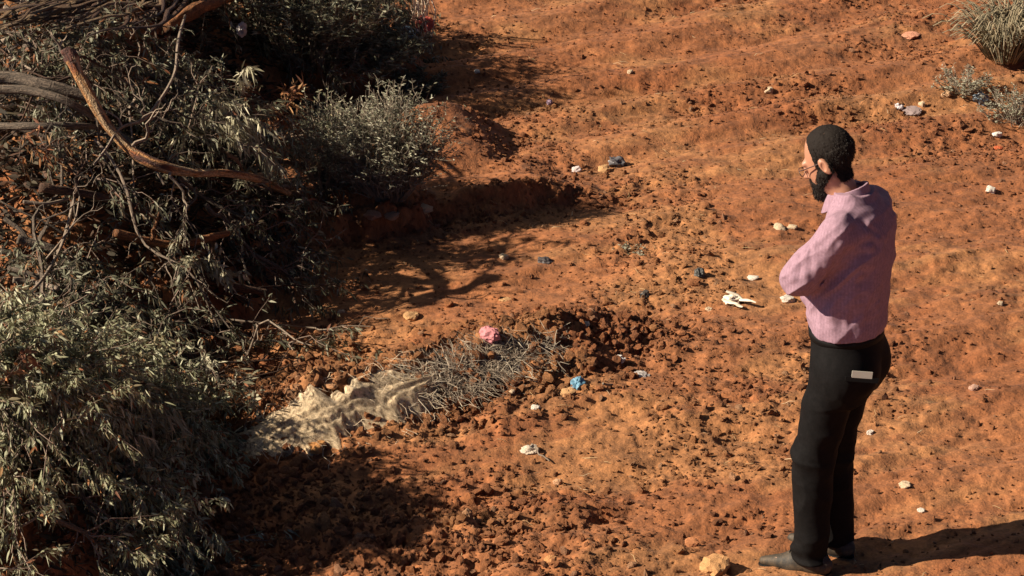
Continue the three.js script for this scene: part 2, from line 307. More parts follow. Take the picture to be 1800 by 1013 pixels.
{ // dead leaves and chaff matted over the heap
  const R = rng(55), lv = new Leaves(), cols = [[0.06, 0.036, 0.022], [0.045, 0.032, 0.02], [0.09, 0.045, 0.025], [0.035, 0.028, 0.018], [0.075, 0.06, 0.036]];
  for (let k = 0; k < 48000; k++) {
    const x = mix(-3.6, -0.7, R()), z = mix(-7.4, 0.6, R()), p = pileH(x, z); if (p < 0.06 + 0.1 * R()) continue;
    const y = coarse(x, z), c = cols[Math.floor(R() * 5)], m = 0.7 + 0.6 * R(), d = rv(R); d.y *= 0.35;
    lv.add(V(x, y + 0.01 + (p - y) * 0.35 * R(), z), d.normalize(), rv(R), 0.05 + 0.05 * R(), 0.012 + 0.012 * R(), 0.3 * (R() - 0.5), [c[0] * m, c[1] * m, c[2] * m]);
  }
  tag(mesh('leaf_litter', lv.geo(), M.leaf), 'matted dead brown leaves under the cut branches', 'leaf litter', null, 'stuff');
}
// ---------------------------------------------------------------- logs, sticks and bark on the heap
const above = (u, v, lift) => sight(u, v, (x, z) => heapTop(x, z) + lift);
function path(list, lift = 0.02) { return list.map(([u, v, h]) => above(u, v, lift + (h || 0))); }
function spline(pts, n) { return new THREE.CatmullRomCurve3(pts).getPoints(n); }
function stick(name, list, r0, r1, mat, label, category, { lift = 0.03, n = 26, seg = 8, rugged = 0.12, color = null, seed = 1, twigs = null, group = null } = {}) {
  const pts = spline(path(list, lift), n), b = pts[0], gy = coarse(b.x, b.z), g = thing(name, b.x, gy, b.z, label, category, group), off = g.position.clone();
  for (const p of pts) p.sub(off);
  mesh('stem', taperTube(pts, r0, r1, seg, (t, a) => 1 + rugged * noise3(t * 14 + seed, Math.cos(a) * 1.5, Math.sin(a) * 1.5), color), mat, g);
  const R = rng(seed + 900);
  for (const [t, du, L] of twigs || []) {
    const i = Math.floor(t * n), p = pts[i], d = V(Math.cos(du), Math.sin(du), 0.4 * (R() - 0.5)).normalize(), run = bendy(R, p, p.clone().addScaledVector(d, L), 8, 0.2), gs = [taperTube(run, r1 * 0.8, r1 * 0.25, 5)];
    for (const q of [3, 5]) gs.push(taperTube(bendy(R, run[q], run[q].clone().addScaledVector(d.clone().addScaledVector(rv(R), 0.9).normalize(), L * 0.45), 5, 0.2), r1 * 0.4, r1 * 0.15, 4));
    mesh('twig', mergeGeometries(gs), mat === M.peel ? M.paleTwig : mat, g);
  }
  return g;
}
const peelColor = (t, a, l) => { const n = noise3(Math.cos(a) * 1.4, Math.sin(a) * 1.4, l * 5), m = noise3(Math.cos(a) * 3, Math.sin(a) * 3 + 9, l * 14); const A = [0.62, 0.32, 0.12], B = [0.48, 0.17, 0.06], D = [0.12, 0.04, 0.025], E = [0.70, 0.50, 0.30]; const k = n + 0.5 * m; const c = k > 0.18 ? E : k > -0.22 ? A : k > -0.4 ? B : D; return t < 0.1 ? D : c; };
stick('peeling_branch', [[118, 88], [128, 110], [150, 155], [185, 215], [225, 262, 0.02], [275, 290, 0.06], [330, 303, 0.08], [390, 304, 0.08], [450, 314, 0.06], [508, 340, 0.02]], 0.032, 0.013, M.peel, 'thick curved branch with orange peeling bark on the heap', 'branch', { lift: 0.27, n: 60, seg: 14, rugged: 0.45, color: peelColor, seed: 3, twigs: [[0.12, 2.2, 0.16], [0.45, 0.9, 0.22], [0.6, -1.2, 0.2], [0.97, 0.2, 0.12]] });
stick('grey_log', [[-30, 138], [20, 137], [80, 150], [160, 172]], 0.03, 0.026, M.greyBark, 'thicker upper grey log of the pair at the left of the heap', 'log', { lift: 0.1, seg: 12, seed: 5 });
stick('grey_log', [[-20, 158], [40, 158], [110, 175], [165, 205]], 0.022, 0.016, M.greyBark, 'thinner grey log curving just below the upper log at the left', 'log', { lift: 0.1, seg: 12, seed: 6 });
stick('grey_log', [[-10, 222], [60, 222], [120, 221], [180, 224]], 0.018, 0.014, M.greyBark, 'straight thin grey log left of the peeling branch', 'log', { lift: 0.1, seed: 7 });
stick('brown_log', [[290, 558], [350, 566], [430, 572]], 0.028, 0.024, M.brownBark, 'dark brown log at the foot of the heap', 'log', { lift: 0.06, seg: 12, seed: 8 });
stick('pale_stick', [[22, 492], [60, 497], [100, 508]], 0.015, 0.012, M.paleTwig, 'short pale stick end poking from the left tangle', 'stick', { lift: 0.14, seed: 9 });
stick('bare_twig', [[325, 28], [312, 80], [306, 130], [272, 188], [250, 212], [212, 225], [186, 262], [165, 290]], 0.008, 0.006, M.paleTwig, 'long forked grey twig crossing over the peeling branch', 'twig', { lift: 0.31, n: 40, seg: 6, seed: 10, twigs: [[0.55, 1.9, 0.25], [0.62, 0.4, 0.2], [0.7, 2.4, 0.2], [0.9, -1.9, 0.16]] });
stick('bare_twig', [[248, 270], [268, 290], [288, 325]], 0.009, 0.005, M.paleTwig, 'short pale twig hanging below the peeling branch', 'twig', { lift: 0.2, seed: 11 });
stick('bare_twig', [[130, 350], [112, 420], [75, 490], [30, 530], [-10, 548]], 0.009, 0.006, M.paleTwig, 'bare grey twig slanting down at the left edge of the heap', 'twig', { lift: 0.16, n: 30, seg: 6, seed: 12, twigs: [[0.3, -2.2, 0.2], [0.5, -1.2, 0.22], [0.65, -0.3, 0.2], [0.2, 0.6, 0.2]] });
stick('bare_twig', [[40, 355], [80, 358], [120, 350]], 0.008, 0.006, M.paleTwig, 'short level twig at the left of the heap', 'twig', { lift: 0.14, seed: 13 });
stick('bare_twig', [[70, 470], [130, 390], [140, 345]], 0.006, 0.004, M.paleTwig, 'thin upright twig in the left tangle', 'twig', { lift: 0.18, seed: 14, twigs: [[0.6, 1.2, 0.2], [0.4, 2.2, 0.2]] });
stick('bare_twig', [[255, 500], [290, 465], [325, 425]], 0.006, 0.004, M.paleTwig, 'thin twig rising to a small pale leaf spray', 'twig', { lift: 0.12, seed: 15 });
stick('bare_twig', [[420, 440], [430, 470], [440, 510], [436, 540]], 0.007, 0.004, M.greyBark, 'kinked twig in the dark hollow of the heap', 'twig', { lift: 0.1, seed: 16, twigs: [[0.1, 0.4, 0.2]] });
stick('bare_twig', [[513, 500], [518, 530], [528, 560]], 0.007, 0.004, M.brownBark, 'short brown twig at the shaded foot of the heap', 'twig', { lift: 0.06, seed: 17 });
stick('bare_twig', [[-5, 955], [30, 930], [70, 905], [95, 870]], 0.007, 0.003, M.paleTwig, 'grey forked twig at the bottom left corner', 'twig', { lift: 0.1, seed: 18, twigs: [[0.4, 2.8, 0.2], [0.6, 0.6, 0.15]] });
stick('bark_strip', [[8, 12], [22, 22], [34, 40], [40, 66]], 0.012, 0.009, M.paleTwig, 'pale curled bark strip at the top left corner', 'bark', { lift: 0.2, seed: 19 });
stick('bare_twig', [[540, 862], [556, 876], [580, 888], [600, 893]], 0.005, 0.003, M.paleTwig, 'thin curved white twig on the shaded soil in the foreground', 'twig', { lift: 0.012, seed: 20 });
{ const R = rng(77);                                                     // loose bare twigs all through the tangle
  for (let k = 0; k < 90; k++) {
    const x = mix(-2.7, -1.15, R()), z = mix(-4.6, -0.6, R()), a = R() * 6.28, L = 0.25 + 0.5 * R(), p = heapPt(x, z, 0.05 + 0.1 * R()), q = heapPt(x + Math.cos(a) * L, z + Math.sin(a) * L, 0.06 + 0.14 * R());
    const g = thing('loose_twig', p.x, coarse(p.x, p.z), p.z, 'thin bare twig lying loose in the tangle of the brush heap', 'twig', 'loose bare twigs in the heap'), off = g.position.clone();
    const run = bendy(R, p.sub(off), q.sub(off), 12, 0.12), mat = [M.paleTwig, M.greyBark, M.brownBark][k % 3], r = 0.003 + 0.004 * R(); mesh('stem', taperTube(run, r, r * 0.4, 5), mat, g);
    for (let j = 0; j < 3; j++) { const s = run[3 + j * 3], d = q.clone().sub(p).normalize().addScaledVector(rv(R), 0.8).normalize(); mesh('twig', taperTube(bendy(R, s, s.clone().addScaledVector(d, L * 0.35), 6, 0.15), r * 0.5, r * 0.2, 4), mat, g); }
  } }
{ const R = rng(78);                                                     // heavier bare limbs thrown on the heap
  for (let k = 0; k < 24; k++) {
    const x = mix(-2.8, -1.4, R()), z = mix(-4.8, -0.9, R()), a = R() * 6.28, L = 0.5 + 0.6 * R(), p = heapPt(x, z, 0.03 + 0.1 * R()), q = heapPt(x + Math.cos(a) * L, z + Math.sin(a) * L, 0.03 + 0.05 * R());
    const g = thing('bare_limb', p.x, coarse(p.x, p.z), p.z, 'bare crooked limb showing through the leaves of the brush heap', 'limb', 'bare limbs in the heap'), off = g.position.clone();
    const r = 0.007 + 0.008 * R(), run = bendy(R, p.sub(off), q.sub(off), 16, 0.12), mat = [M.greyBark, M.paleTwig, M.brownBark][k % 3]; mesh('stem', taperTube(run, r, r * 0.35, 7, (t, a) => 1 + 0.2 * noise3(t * 12 + k, Math.cos(a), Math.sin(a))), mat, g);
    for (let j = 0; j < 5; j++) { const s = run[4 + j * 2], d = q.clone().sub(p).normalize().addScaledVector(rv(R), 0.9).normalize(); mesh('twig', taperTube(bendy(R, s, s.clone().addScaledVector(d, L * (0.2 + 0.25 * R())), 7, 0.2), r * 0.45, r * 0.12, 5), mat, g); }
  } }
for (const [k, list] of [[[70, 330], [170, 345], [260, 372]], [[200, 410], [300, 430], [400, 410]], [[30, 420], [95, 440], [150, 505]], [[330, 480], [390, 500], [470, 515]], [[180, 60], [260, 70], [330, 100]]].entries()) stick('broken_limb', list, 0.022, 0.015, [M.brownBark, M.orangeBark, M.greyBark][k % 3], ['thick brown limb below the peeling branch', 'thick reddish limb across the middle of the heap', 'thick grey limb at the left of the heap', 'thick brown limb in the dark hollow', 'thick reddish limb under the bark shreds'][k], 'limb', { lift: 0.12, seg: 10, seed: 40 + k, rugged: 0.3, n: 30, twigs: [[0.3, 1.2, 0.15], [0.6, -0.8, 0.15]] });
// long shreds of bark
function ribbon(pts, w, c, curl = 0.35, ragged = 0) {
  const pos = [], col = [], idx = [], uv = []; const n = pts.length;
  for (let i = 0; i < n; i++) {
    const t = i / (n - 1), T = pts[Math.min(i + 1, n - 1)].clone().sub(pts[Math.max(i - 1, 0)]).normalize(), S = T.clone().cross(V(0.2, 1, 0.3)).normalize(), N = S.clone().cross(T), ww = w * (0.35 + 0.65 * Math.sin(Math.PI * (0.12 + 0.8 * t))) * (1 + ragged * noise2(i * 0.9, w * 99, 4));
    for (const [s, l] of [[-1, 0], [-0.4, curl], [0.4, curl], [1, 0], [0.4, curl - 0.16], [-0.4, curl - 0.16]]) { const p = pts[i].clone().addScaledVector(S, s * ww * 0.5).addScaledVector(N, l * ww * 0.5); p.addScaledVector(N, ragged * ww * 0.3 * noise2(i * 0.8 + 5, s * 3, 6)); pos.push(p.x, p.y, p.z); uv.push(s * 0.5, t * 2); const m = 0.85 + 0.3 * hash3(i, Math.floor(s * 5), 3); col.push(c[0] * m, c[1] * m, c[2] * m); }
  }
  for (let i = 0; i < n - 1; i++) for (let k = 0; k < 6; k++) { const a = i * 6 + k, b = i * 6 + (k + 1) % 6; idx.push(a, b, a + 6, b, b + 6, a + 6); }
  const g = new THREE.BufferGeometry(); g.setAttribute('position', new THREE.Float32BufferAttribute(pos, 3)); g.setAttribute('color', new THREE.Float32BufferAttribute(col, 3)); g.setAttribute('uv', new THREE.Float32BufferAttribute(uv, 2)); g.setIndex(idx); g.computeVertexNormals(); return g;
}
function strips(name, label, list, mat = M.peel) {
  const first = above(...list[0][0], 0.1), g = thing(name, first.x, coarse(first.x, first.z), first.z, label, 'bark'), off = g.position.clone();
  for (const [a, b, w, c, lift, la = lift] of list) { const p = above(...a, la), q = above(...b, lift), R = rng(Math.floor(a[0] * 7 + b[1] * 3 + w * 999)); mesh('strip', ribbon(bendy(R, p.sub(off), q.sub(off), 16, 0.06), w, c, w > 0.05 ? 0.3 : 0.35, w > 0.05 ? 0.45 : 0.2), mat, g); }
  return g;
}
{ const R = rng(5), L = [], cols = [[0.30, 0.18, 0.10], [0.40, 0.26, 0.14], [0.20, 0.10, 0.055], [0.48, 0.34, 0.21], [0.15, 0.075, 0.045]];
  for (let k = 0; k < 34; k++) { const u = 40 + R() * 330, v = -18 + R() * 26, l = 120 + 150 * R(); L.push([[u, v], [u - l, v + 26 + l * 0.22 * R() + 12 * R()], 0.012 + 0.02 * R(), cols[Math.floor(R() * 5)], 0.2 + 0.14 * R(), 0.24 + 0.16 * R()]); }
  strips('bark_shreds', 'fan of long brown bark shreds across the top left of the heap', L); }
stick('brown_log', [[480, -45], [420, -18], [350, 14], [292, 48]], 0.045, 0.03, M.orangeBark, 'broad orange-brown log at the top of the heap', 'log', { lift: 0.2, seg: 14, seed: 31, rugged: 0.25, n: 40 });
strips('bark_slab', 'curved dim brown slab of bark right of the peeling branch', [[[395, 272], [512, 338], 0.085, [0.30, 0.14, 0.06], 0.2, 0.26]]);
strips('hanging_bark', 'narrow orange bark strips hanging near the white cup', [[[425, -8], [432, 22], 0.018, [0.5, 0.27, 0.11], 0.2, 0.3], [[428, -8], [452, 36], 0.014, [0.42, 0.3, 0.2], 0.2, 0.3], [[395, -6], [397, 26], 0.012, [0.3, 0.16, 0.08], 0.2, 0.3]]);
// sprays of leaves that stand out by colour
function spray(u0, v0, u1, v1, o) { const a = above(u0, v0, o.la ?? 0.2), b = above(u1, v1, o.lb ?? 0.26); bough({ twigs: 8, spread: 0.2, stemR: 0.006, sag: 0.12, name: 'leaf_spray', category: 'leaf spray', dryMix: 0, ...o, from: a, to: b }); }
spray(300, 190, 420, 215, { seed: 501, pal: PAL.pale, leaves: 1100, hang: 0.9, leafLen: 0.06, twigs: 20, spread: 0.3, la: 0.3, lb: 0.4, label: 'pale sunlit leaf spray drooping above the end of the peeling branch' });
spray(400, 205, 485, 180, { seed: 502, pal: PAL.dry, leaves: 300, hang: 0.2, leafLen: 0.07, lb: 0.32, label: 'rust-red dead leaf spray beside the pale spray' });
spray(345, 330, 320, 385, { seed: 503, pal: PAL.pale, leaves: 120, hang: 0.9, label: 'small pale leaf spray hanging under the end of the peeling branch' });
spray(290, 470, 350, 450, { seed: 504, pal: PAL.pale, leaves: 420, hang: 0.8, leafWid: 0.017, la: 0.24, lb: 0.3, label: 'silvery leaf spray in the middle of the heap beside the dark hollow' });
spray(160, 640, 210, 625, { seed: 505, pal: PAL.dry, leaves: 60, hang: 0.3, label: 'orange dead leaf spray in the grey-green front mass' });
spray(-10, 690, 15, 650, { seed: 506, pal: PAL.dry, leaves: 50, hang: 0.4, leafWid: 0.022, label: 'orange dead leaf spray at the left edge' });
spray(20, 260, 75, 255, { seed: 507, pal: PAL.dry, leaves: 110, hang: 0.5, label: 'reddish dead leaf spray below the straight thin log' });
spray(150, 700, 260, 760, { seed: 508, pal: PAL.pale, leaves: 380, hang: 1.3, leafLen: 0.095, label: 'pale drooping leaf spray in the middle of the front mass' });
spray(330, 640, 405, 660, { seed: 509, pal: PAL.pale, leaves: 200, hang: 0.5, label: 'pale leaf spray at the right edge of the front mass' });
spray(380, 760, 450, 745, { seed: 510, pal: PAL.pale, leaves: 160, hang: 0.4, la: 0.05, lb: 0.08, label: 'silvery leaf spray touching the beige cloth' });

// ---------------------------------------------------------------- shrubs and dry grass
function shrub(name, p, label, { seed, stems = 70, h = 0.55, w = 0.42, leaves = 1500, pal = PAL.grey, leafLen = 0.02, leafWid = 0.006, lean = 0, stemR = 0.0035, deep = 1, category = 'shrub' }) {
  const R = rng(seed), g = thing(name, p.x, ground(p.x, p.z) - 0.01, p.z, label, category), st = [], lv = new Leaves();
  for (let k = 0; k < stems; k++) {
    const a = R() * 6.28, rr = Math.sqrt(R()), top = V(Math.cos(a) * rr * w + lean * h, h * (0.55 + 0.45 * R()) * (1 - 0.35 * rr * rr), Math.sin(a) * rr * w * deep), b = V(top.x * 0.25, 0, top.z * 0.25), run = bendy(R, b, top, 8, 0.12);
    st.push(taperTube(run, stemR, stemR * 0.3, 4)); const runs = [run];
    for (let j = 0; j < 5; j++) { const q = run[2 + Math.floor(R() * 5)], d = top.clone().sub(b).normalize().addScaledVector(rv(R), 0.8).normalize(), r2 = bendy(R, q, q.clone().addScaledVector(d, h * (0.15 + 0.2 * R())), 5, 0.2); st.push(taperTube(r2, stemR * 0.45, stemR * 0.2, 3)); runs.push(r2); }
    for (let j = 0; j < leaves / stems; j++) { const r2 = runs[Math.floor(R() * runs.length)], f = (0.2 + 0.8 * R()) * (r2.length - 1), i = Math.min(r2.length - 2, Math.floor(f)), c = pal[Math.floor(R() * pal.length)], m = 0.75 + 0.5 * R(), d = rv(R); d.y = Math.abs(d.y) * 0.6; lv.add(r2[i].clone().lerp(r2[i + 1], f - i), d.normalize(), rv(R), leafLen * (0.6 + 0.8 * R()), leafWid, 0.2, [c[0] * m, c[1] * m, c[2] * m]); }
  }
  stuff(mesh('stems', mergeGeometries(st), M.dryStem || (M.dryStem = std(C(0.19, 0.15, 0.11), 0.9)), g));
  stuff(mesh('foliage', lv.geo(), M.leaf, g)); return g;
}
shrub('dry_shrub', sight(684, 350), 'grey dry shrub with fine twigs right of the heap', { seed: 61, stems: 210, h: 0.58, w: 0.31, deep: 0.55, leaves: 11000, leafLen: 0.022 });
shrub('dry_shrub', sight(575, 330), 'darker dry shrub half behind the heap, left of the grey shrub', { seed: 62, stems: 80, h: 0.5, w: 0.3, leaves: 3600, pal: PAL.olive });
shrub('dark_shrub', sight(555, 118), 'shrub with shade-darkened leaves at the top left beyond the heap', { seed: 63, stems: 70, h: 0.8, w: 0.42, leaves: 6000, pal: PAL.dull, leafLen: 0.045, leafWid: 0.009 });
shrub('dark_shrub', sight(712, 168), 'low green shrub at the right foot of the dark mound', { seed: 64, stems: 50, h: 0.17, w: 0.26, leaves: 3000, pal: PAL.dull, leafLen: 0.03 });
shrub('dark_shrub', sight(655, 120), 'shrub with shade-darkened leaves on the dark mound behind the grey shrub', { seed: 68, stems: 60, h: 0.26, w: 0.36, leaves: 4600, pal: PAL.dull, leafLen: 0.04, leafWid: 0.009 });
shrub('low_shrub', sight(1690, 160), 'low grey shrub below the strap-leaved tuft at upper right', { seed: 65, stems: 40, h: 0.16, w: 0.2, leaves: 900 });
shrub('low_shrub', sight(1790, 215), 'grey-green shrub cut by the right edge', { seed: 66, stems: 44, h: 0.22, w: 0.24, leaves: 1100, pal: PAL.grey });
shrub('low_shrub', sight(1108, 440), 'thin flat dry weed in the middle of the soil', { seed: 67, stems: 16, h: 0.05, w: 0.12, leaves: 120 });
function tuft(name, p, label, { seed, blades = 160, h = 0.5, w = 0.16, bw = 0.012, cols, arch = 1 }) {
  const R = rng(seed), g = thing(name, p.x, ground(p.x, p.z) - 0.01, p.z, label, 'grass tuft'), lv = [];
  for (let k = 0; k < blades; k++) {
    const a = R() * 6.28, rr = R() * w, L = h * (0.6 + 0.6 * R()), out = arch * (0.25 + 0.5 * R()), b = V(Math.cos(a) * rr * 0.4, 0, Math.sin(a) * rr * 0.4), pts = [];
    for (let i = 0; i < 8; i++) { const t = i / 7; pts.push(b.clone().add(V(Math.cos(a) * (t * out * L + rr * t * 0.5), L * (t * 1.15 - 0.75 * arch * t * t * t), Math.sin(a) * (t * out * L + rr * t * 0.5)))); }
    const c = cols[Math.floor(R() * cols.length)], m = 0.8 + 0.4 * R(); lv.push(ribbon(pts, bw * (0.6 + 0.7 * R()), [c[0] * m, c[1] * m, c[2] * m], 0.4));
  }
  stuff(mesh('blades', mergeGeometries(lv), M.strip, g)); return g;
}
const STRAW = [[0.26, 0.21, 0.125], [0.2, 0.165, 0.1], [0.30, 0.24, 0.15], [0.14, 0.125, 0.075]];
tuft('grass_tuft', sight(1765, 105), 'tall dry strap-leaved tuft at the upper right corner', { seed: 71, blades: 420, h: 0.42, w: 0.24, bw: 0.009, cols: STRAW, arch: 0.8 });
tuft('grass_tuft', sight(1812, 75), 'second strap-leaved tuft on the right edge behind the tall one', { seed: 72, blades: 260, h: 0.42, w: 0.24, bw: 0.009, cols: STRAW, arch: 0.8 });
{ // dead grass lying along the bank
  const R = rng(81), lv = [], a = sight(700, 712), b = sight(985, 612), g = thing('dead_grass', a.x, coarse(a.x, a.z), a.z, 'grey row of dead grass and twigs lying along the low bank', 'dead grass'), off = g.position.clone();
  for (let k = 0; k < 1500; k++) {
    const t = (R() + R()) / 2, wd = 0.02 + 0.08 * Math.sin(Math.PI * t) * (0.6 + 0.4 * noise2(t * 9, 1, 2)), x = mix(a.x, b.x, t) + (R() - 0.5) * 0.1, z = mix(a.z, b.z, t) + (R() + R() - 1) * wd, an = R() * 6.28, L = 0.06 + 0.14 * R(), p = V(x, coarse(x, z) + 0.015 + 0.03 * R(), z), q = V(x + Math.cos(an) * L, 0, z + Math.sin(an) * L * 0.8); q.y = coarse(q.x, q.z) + 0.012 + 0.05 * R();
    const c = [[0.38, 0.31, 0.22], [0.27, 0.21, 0.15], [0.5, 0.42, 0.31], [0.18, 0.13, 0.09]][Math.floor(R() * 4)]; lv.push(ribbon(bendy(R, p.sub(off), q.sub(off), 6, 0.25), 0.0012 + 0.0045 * R() ** 3, c));
  }
  stuff(mesh('blades', mergeGeometries(lv), M.strip, g));
  for (const [u0, v0, u1, v1] of [[800, 640, 812, 712], [790, 655, 788, 705], [808, 655, 838, 690], [770, 650, 772, 700]]) { const p = sight(u0, v0), q = sight(u1, v1); p.y += 0.05; q.y += 0.03; mesh('stalk', taperTube(bendy(R, p.sub(off), q.sub(off), 8, 0.06), 0.0035, 0.002, 5), M.paleTwig, g); }
}
{ // bleached straw trodden into the soil
  const R = rng(91), lv = [];
  for (let k = 0; k < 2000; k++) {
    const z = 0.5 - 8.6 * R(), x = (R() * 2 - 1) * 3.4; if (!inView(x, z, 0.2)) continue;
    const dry = sstep(0.0, 0.4, fbm2(x * 1.5 + 40, z * 2.2, 4, 86)); if (R() > 0.12 + dry) continue;
    const an = R() * 6.28, L = 0.015 + 0.05 * R(), p = V(x, ground(x, z) + 0.006, z), q = V(x + Math.cos(an) * L, 0, z + Math.sin(an) * L); q.y = ground(q.x, q.z) + 0.008;
    const c = [[0.55, 0.38, 0.19], [0.48, 0.31, 0.15], [0.60, 0.46, 0.28], [0.30, 0.19, 0.1]][Math.floor(R() * 4)]; lv.push(ribbon(bendy(R, p, q, 4, 0.2), 0.002 + 0.0025 * R(), c));
  }
  tag(mesh('straw_litter', mergeGeometries(lv), M.strip), 'bits of bleached straw scattered over the soil', 'straw', null, 'stuff');
}
// ---------------------------------------------------------------- beige cloth on the bank
{
  const spine = new THREE.CatmullRomCurve3([[402, 792], [485, 772], [560, 752], [620, 732], [690, 708], [765, 684]].map(([u, v]) => sight(u, v))), NU = 110, NW = 36, pos = [], idx = [], o = spine.getPoint(0), by = coarse(o.x, o.z);
  for (const under of [0, 1]) for (let i = 0; i <= NU; i++) for (let j = 0; j <= NW; j++) {
    const t = i / NU, w = j / NW * 2 - 1, c = spine.getPoint(t), T = spine.getTangent(t), S = V(-T.z, 0, T.x).normalize();
    const half = (0.115 + 0.03 * Math.sin(t * 9) + 0.05 * noise2(t * 11, w > 0 ? 1 : 2, 5) + 0.025 * noise2(t * 37, w > 0 ? 1 : 2, 6)) * Math.min(1, 0.3 + 2.6 * t, 0.15 + 3.2 * (1 - t)), x = c.x + S.x * w * half * 1.15, z = c.z + S.z * w * half * 1.15;
    const e = Math.max(0, 1 - w * w), f = 0.014 * (1 - Math.abs(noise2(t * 2.4 + 2, w * 4 + t * 3, 6))) + 0.009 * noise2(t * 3.5, w * 11 + t * 5, 7) + 0.002 * noise2(t * 12, w * 26, 8);
    const hump = 0.03 * Math.exp(-((t - 0.42) ** 2) / 0.012) + 0.05 * Math.exp(-((t - 0.62) ** 2) / 0.004) * Math.exp(-((w + 0.4) ** 2) / 0.3);
    pos.push(x - o.x, coarse(x, z) + 0.03 + Math.pow(e, 0.5) * (f * 0.8 + hump * 0.8 + 0.02) - 0.03 * (1 - e) - (under ? 0.003 : 0) - by, z - o.z);
  }
  const n = (NU + 1) * (NW + 1), wn = NW + 1;
  for (const s of [0, n]) for (let i = 0; i < NU; i++) for (let j = 0; j < NW; j++) { const a = s + i * wn + j, b = a + 1, c = a + wn, d = c + 1; s ? idx.push(a, c, b, b, c, d) : idx.push(a, b, c, b, d, c); }
  const g = new THREE.BufferGeometry(); g.setAttribute('position', new THREE.Float32BufferAttribute(pos, 3)); g.setIndex(idx); g.computeVertexNormals();
  g.setAttribute('uv', new THREE.Float32BufferAttribute(Array.from({ length: n * 2 }, (_, k) => { const q = k % n; return [Math.floor(q / wn) / NU * 6, q % wn / NW * 2]; }).flat(), 2));
  const weave = tex(256, (u, v) => { const k = 0.88 + 0.12 * tnoise(u, v, 9, 41) + 0.12 * tnoise(u, v, 60, 42) + 0.1 * Math.sin(v * 6.283 * 40) * (0.5 + 0.5 * tnoise(u, v, 8, 43)); return [k, k * 0.96, k * 0.9]; });
  const gauze = tex(512, (u, v) => { const k = 0.62 + 0.3 * Math.sin(u * 6.283 * 90 + 3 * tnoise(u, v, 8, 45)) * Math.sin(v * 6.283 * 40 + 3 * tnoise(u, v, 8, 46)) + 0.45 * tnoise(u, v, 14, 44) + 0.2 * tnoise(u, v, 50, 47); return [k, k, k]; }, true, false), threads = [], RT = rng(19); for (let k = 0; k < 260; k++) { const q = spine.getPoint(RT()), an = RT() * 6.28, L = 0.04 + 0.1 * RT(), sx = q.x + (RT() - 0.5) * 0.3, sz = q.z + (RT() - 0.5) * 0.3, ex = sx + Math.cos(an) * L, ez = sz + Math.sin(an) * L; threads.push(ribbon(bendy(RT, V(sx - o.x, coarse(sx, sz) + 0.02 + 0.04 * RT() - by, sz - o.z), V(ex - o.x, coarse(ex, ez) + 0.01 + 0.03 * RT() - by, ez - o.z), 6, 0.25), 0.0025, [0.66, 0.52, 0.36])); }
  const t = thing('beige_cloth', o.x, by, o.z, 'crumpled beige mesh cloth stretched along the low bank', 'cloth'); mesh('sheet', g, new THREE.MeshPhysicalMaterial({ color: C(0.97, 0.82, 0.6), roughness: 1, transmission: 0.2, thickness: 0, side: THREE.DoubleSide, transparent: true, alphaMap: gauze, map: weave, bumpMap: weave, bumpScale: 0.003 }), t); stuff(mesh('threads', mergeGeometries(threads), M.strip, t));
}
// ---------------------------------------------------------------- stones and litter
function stone(u, v, w, ratio, c, label, { seed = u + v, flat = 0.65, name = 'stone', category = 'stone', group = null, roughness = 0.9 } = {}) {
  const p = sight(u, v), s = w / 2 / F * p.distanceTo(EYE), gy = ground(p.x, p.z);
  const m = mesh(name, rockGeo(seed % 97 + 1, 3, s, s * flat * ratio, s * 0.85, 0.3), std(C(...c), roughness, { bumpMap: soilBump, bumpScale: 0.003 })); m.position.set(p.x, gy + s * flat * ratio * 0.45, p.z); m.rotation.y = seed * 1.7; tag(m, label, category, group); return m;
}
const CREAM = [0.66, 0.5, 0.33], WHITE = [0.74, 0.66, 0.56], BUFF = [0.6, 0.34, 0.15], ORNG = [0.52, 0.2, 0.06];
stone(1370, 407, 26, 0.7, CREAM, 'larger cream stone left of the standing person\'s shoulder');
stone(1392, 406, 18, 0.75, CREAM, 'smaller cream stone touching the larger one left of the shoulder');
stone(1324, 489, 20, 0.6, WHITE, 'pale chip of stone up and right of the torn white scrap');
stone(1385, 526, 28, 0.75, WHITE, 'flat white block just below the folded elbow');
stone(1246, 546, 14, 0.8, CREAM, 'small pale pebble left of the torn white scrap');
stone(886, 457, 20, 0.8, CREAM, 'cream chip alone on the soil below the shrub\'s shadow');
stone(722, 556, 36, 0.6, BUFF, 'flat buff stone right of the foot of the heap');
stone(888, 524, 24, 0.5, BUFF, 'flat tan stone in the middle of the soil above the pink rag');
stone(581, 692, 24, 0.85, [0.55, 0.28, 0.13], 'orange stone above the beige cloth');
stone(556, 792, 34, 0.9, [0.60, 0.28, 0.09], 'bright orange clod under the beige cloth', { category: 'clod', name: 'large_clod' });
stone(998, 700, 30, 0.9, BUFF, 'tan stone just left of the blue scrap', { name: 'stone' });
stone(941, 724, 16, 0.9, WHITE, 'white pebble below the dead grass row');
stone(900, 705, 12, 1, CREAM, 'small cream pebble at the right end of the dead grass');
stone(980, 851, 17, 1.25, [0.62, 0.36, 0.2], 'upright tan stone in the foreground left of the legs');
stone(1256, 1003, 62, 0.8, [0.58, 0.3, 0.12], 'large tan block at the bottom edge before the shoe', { flat: 0.7, name: 'large_clod', category: 'clod' });
stone(1215, 960, 26, 1.2, [0.5, 0.2, 0.08], 'orange clod behind the large tan block', { name: 'large_clod', category: 'clod' });
stone(1591, 857, 24, 0.6, CREAM, 'pale stone right of the legs');
stone(1619, 901, 15, 1, WHITE, 'white pebble above the person\'s shadow');
stone(1530, 764, 13, 1, WHITE, 'white pebble right of the knees');
stone(1741, 342, 20, 0.95, WHITE, 'white stone at the right, level with the collar');
stone(1753, 241, 17, 0.95, [0.78, 0.72, 0.66], 'white stone at the right, level with the head');
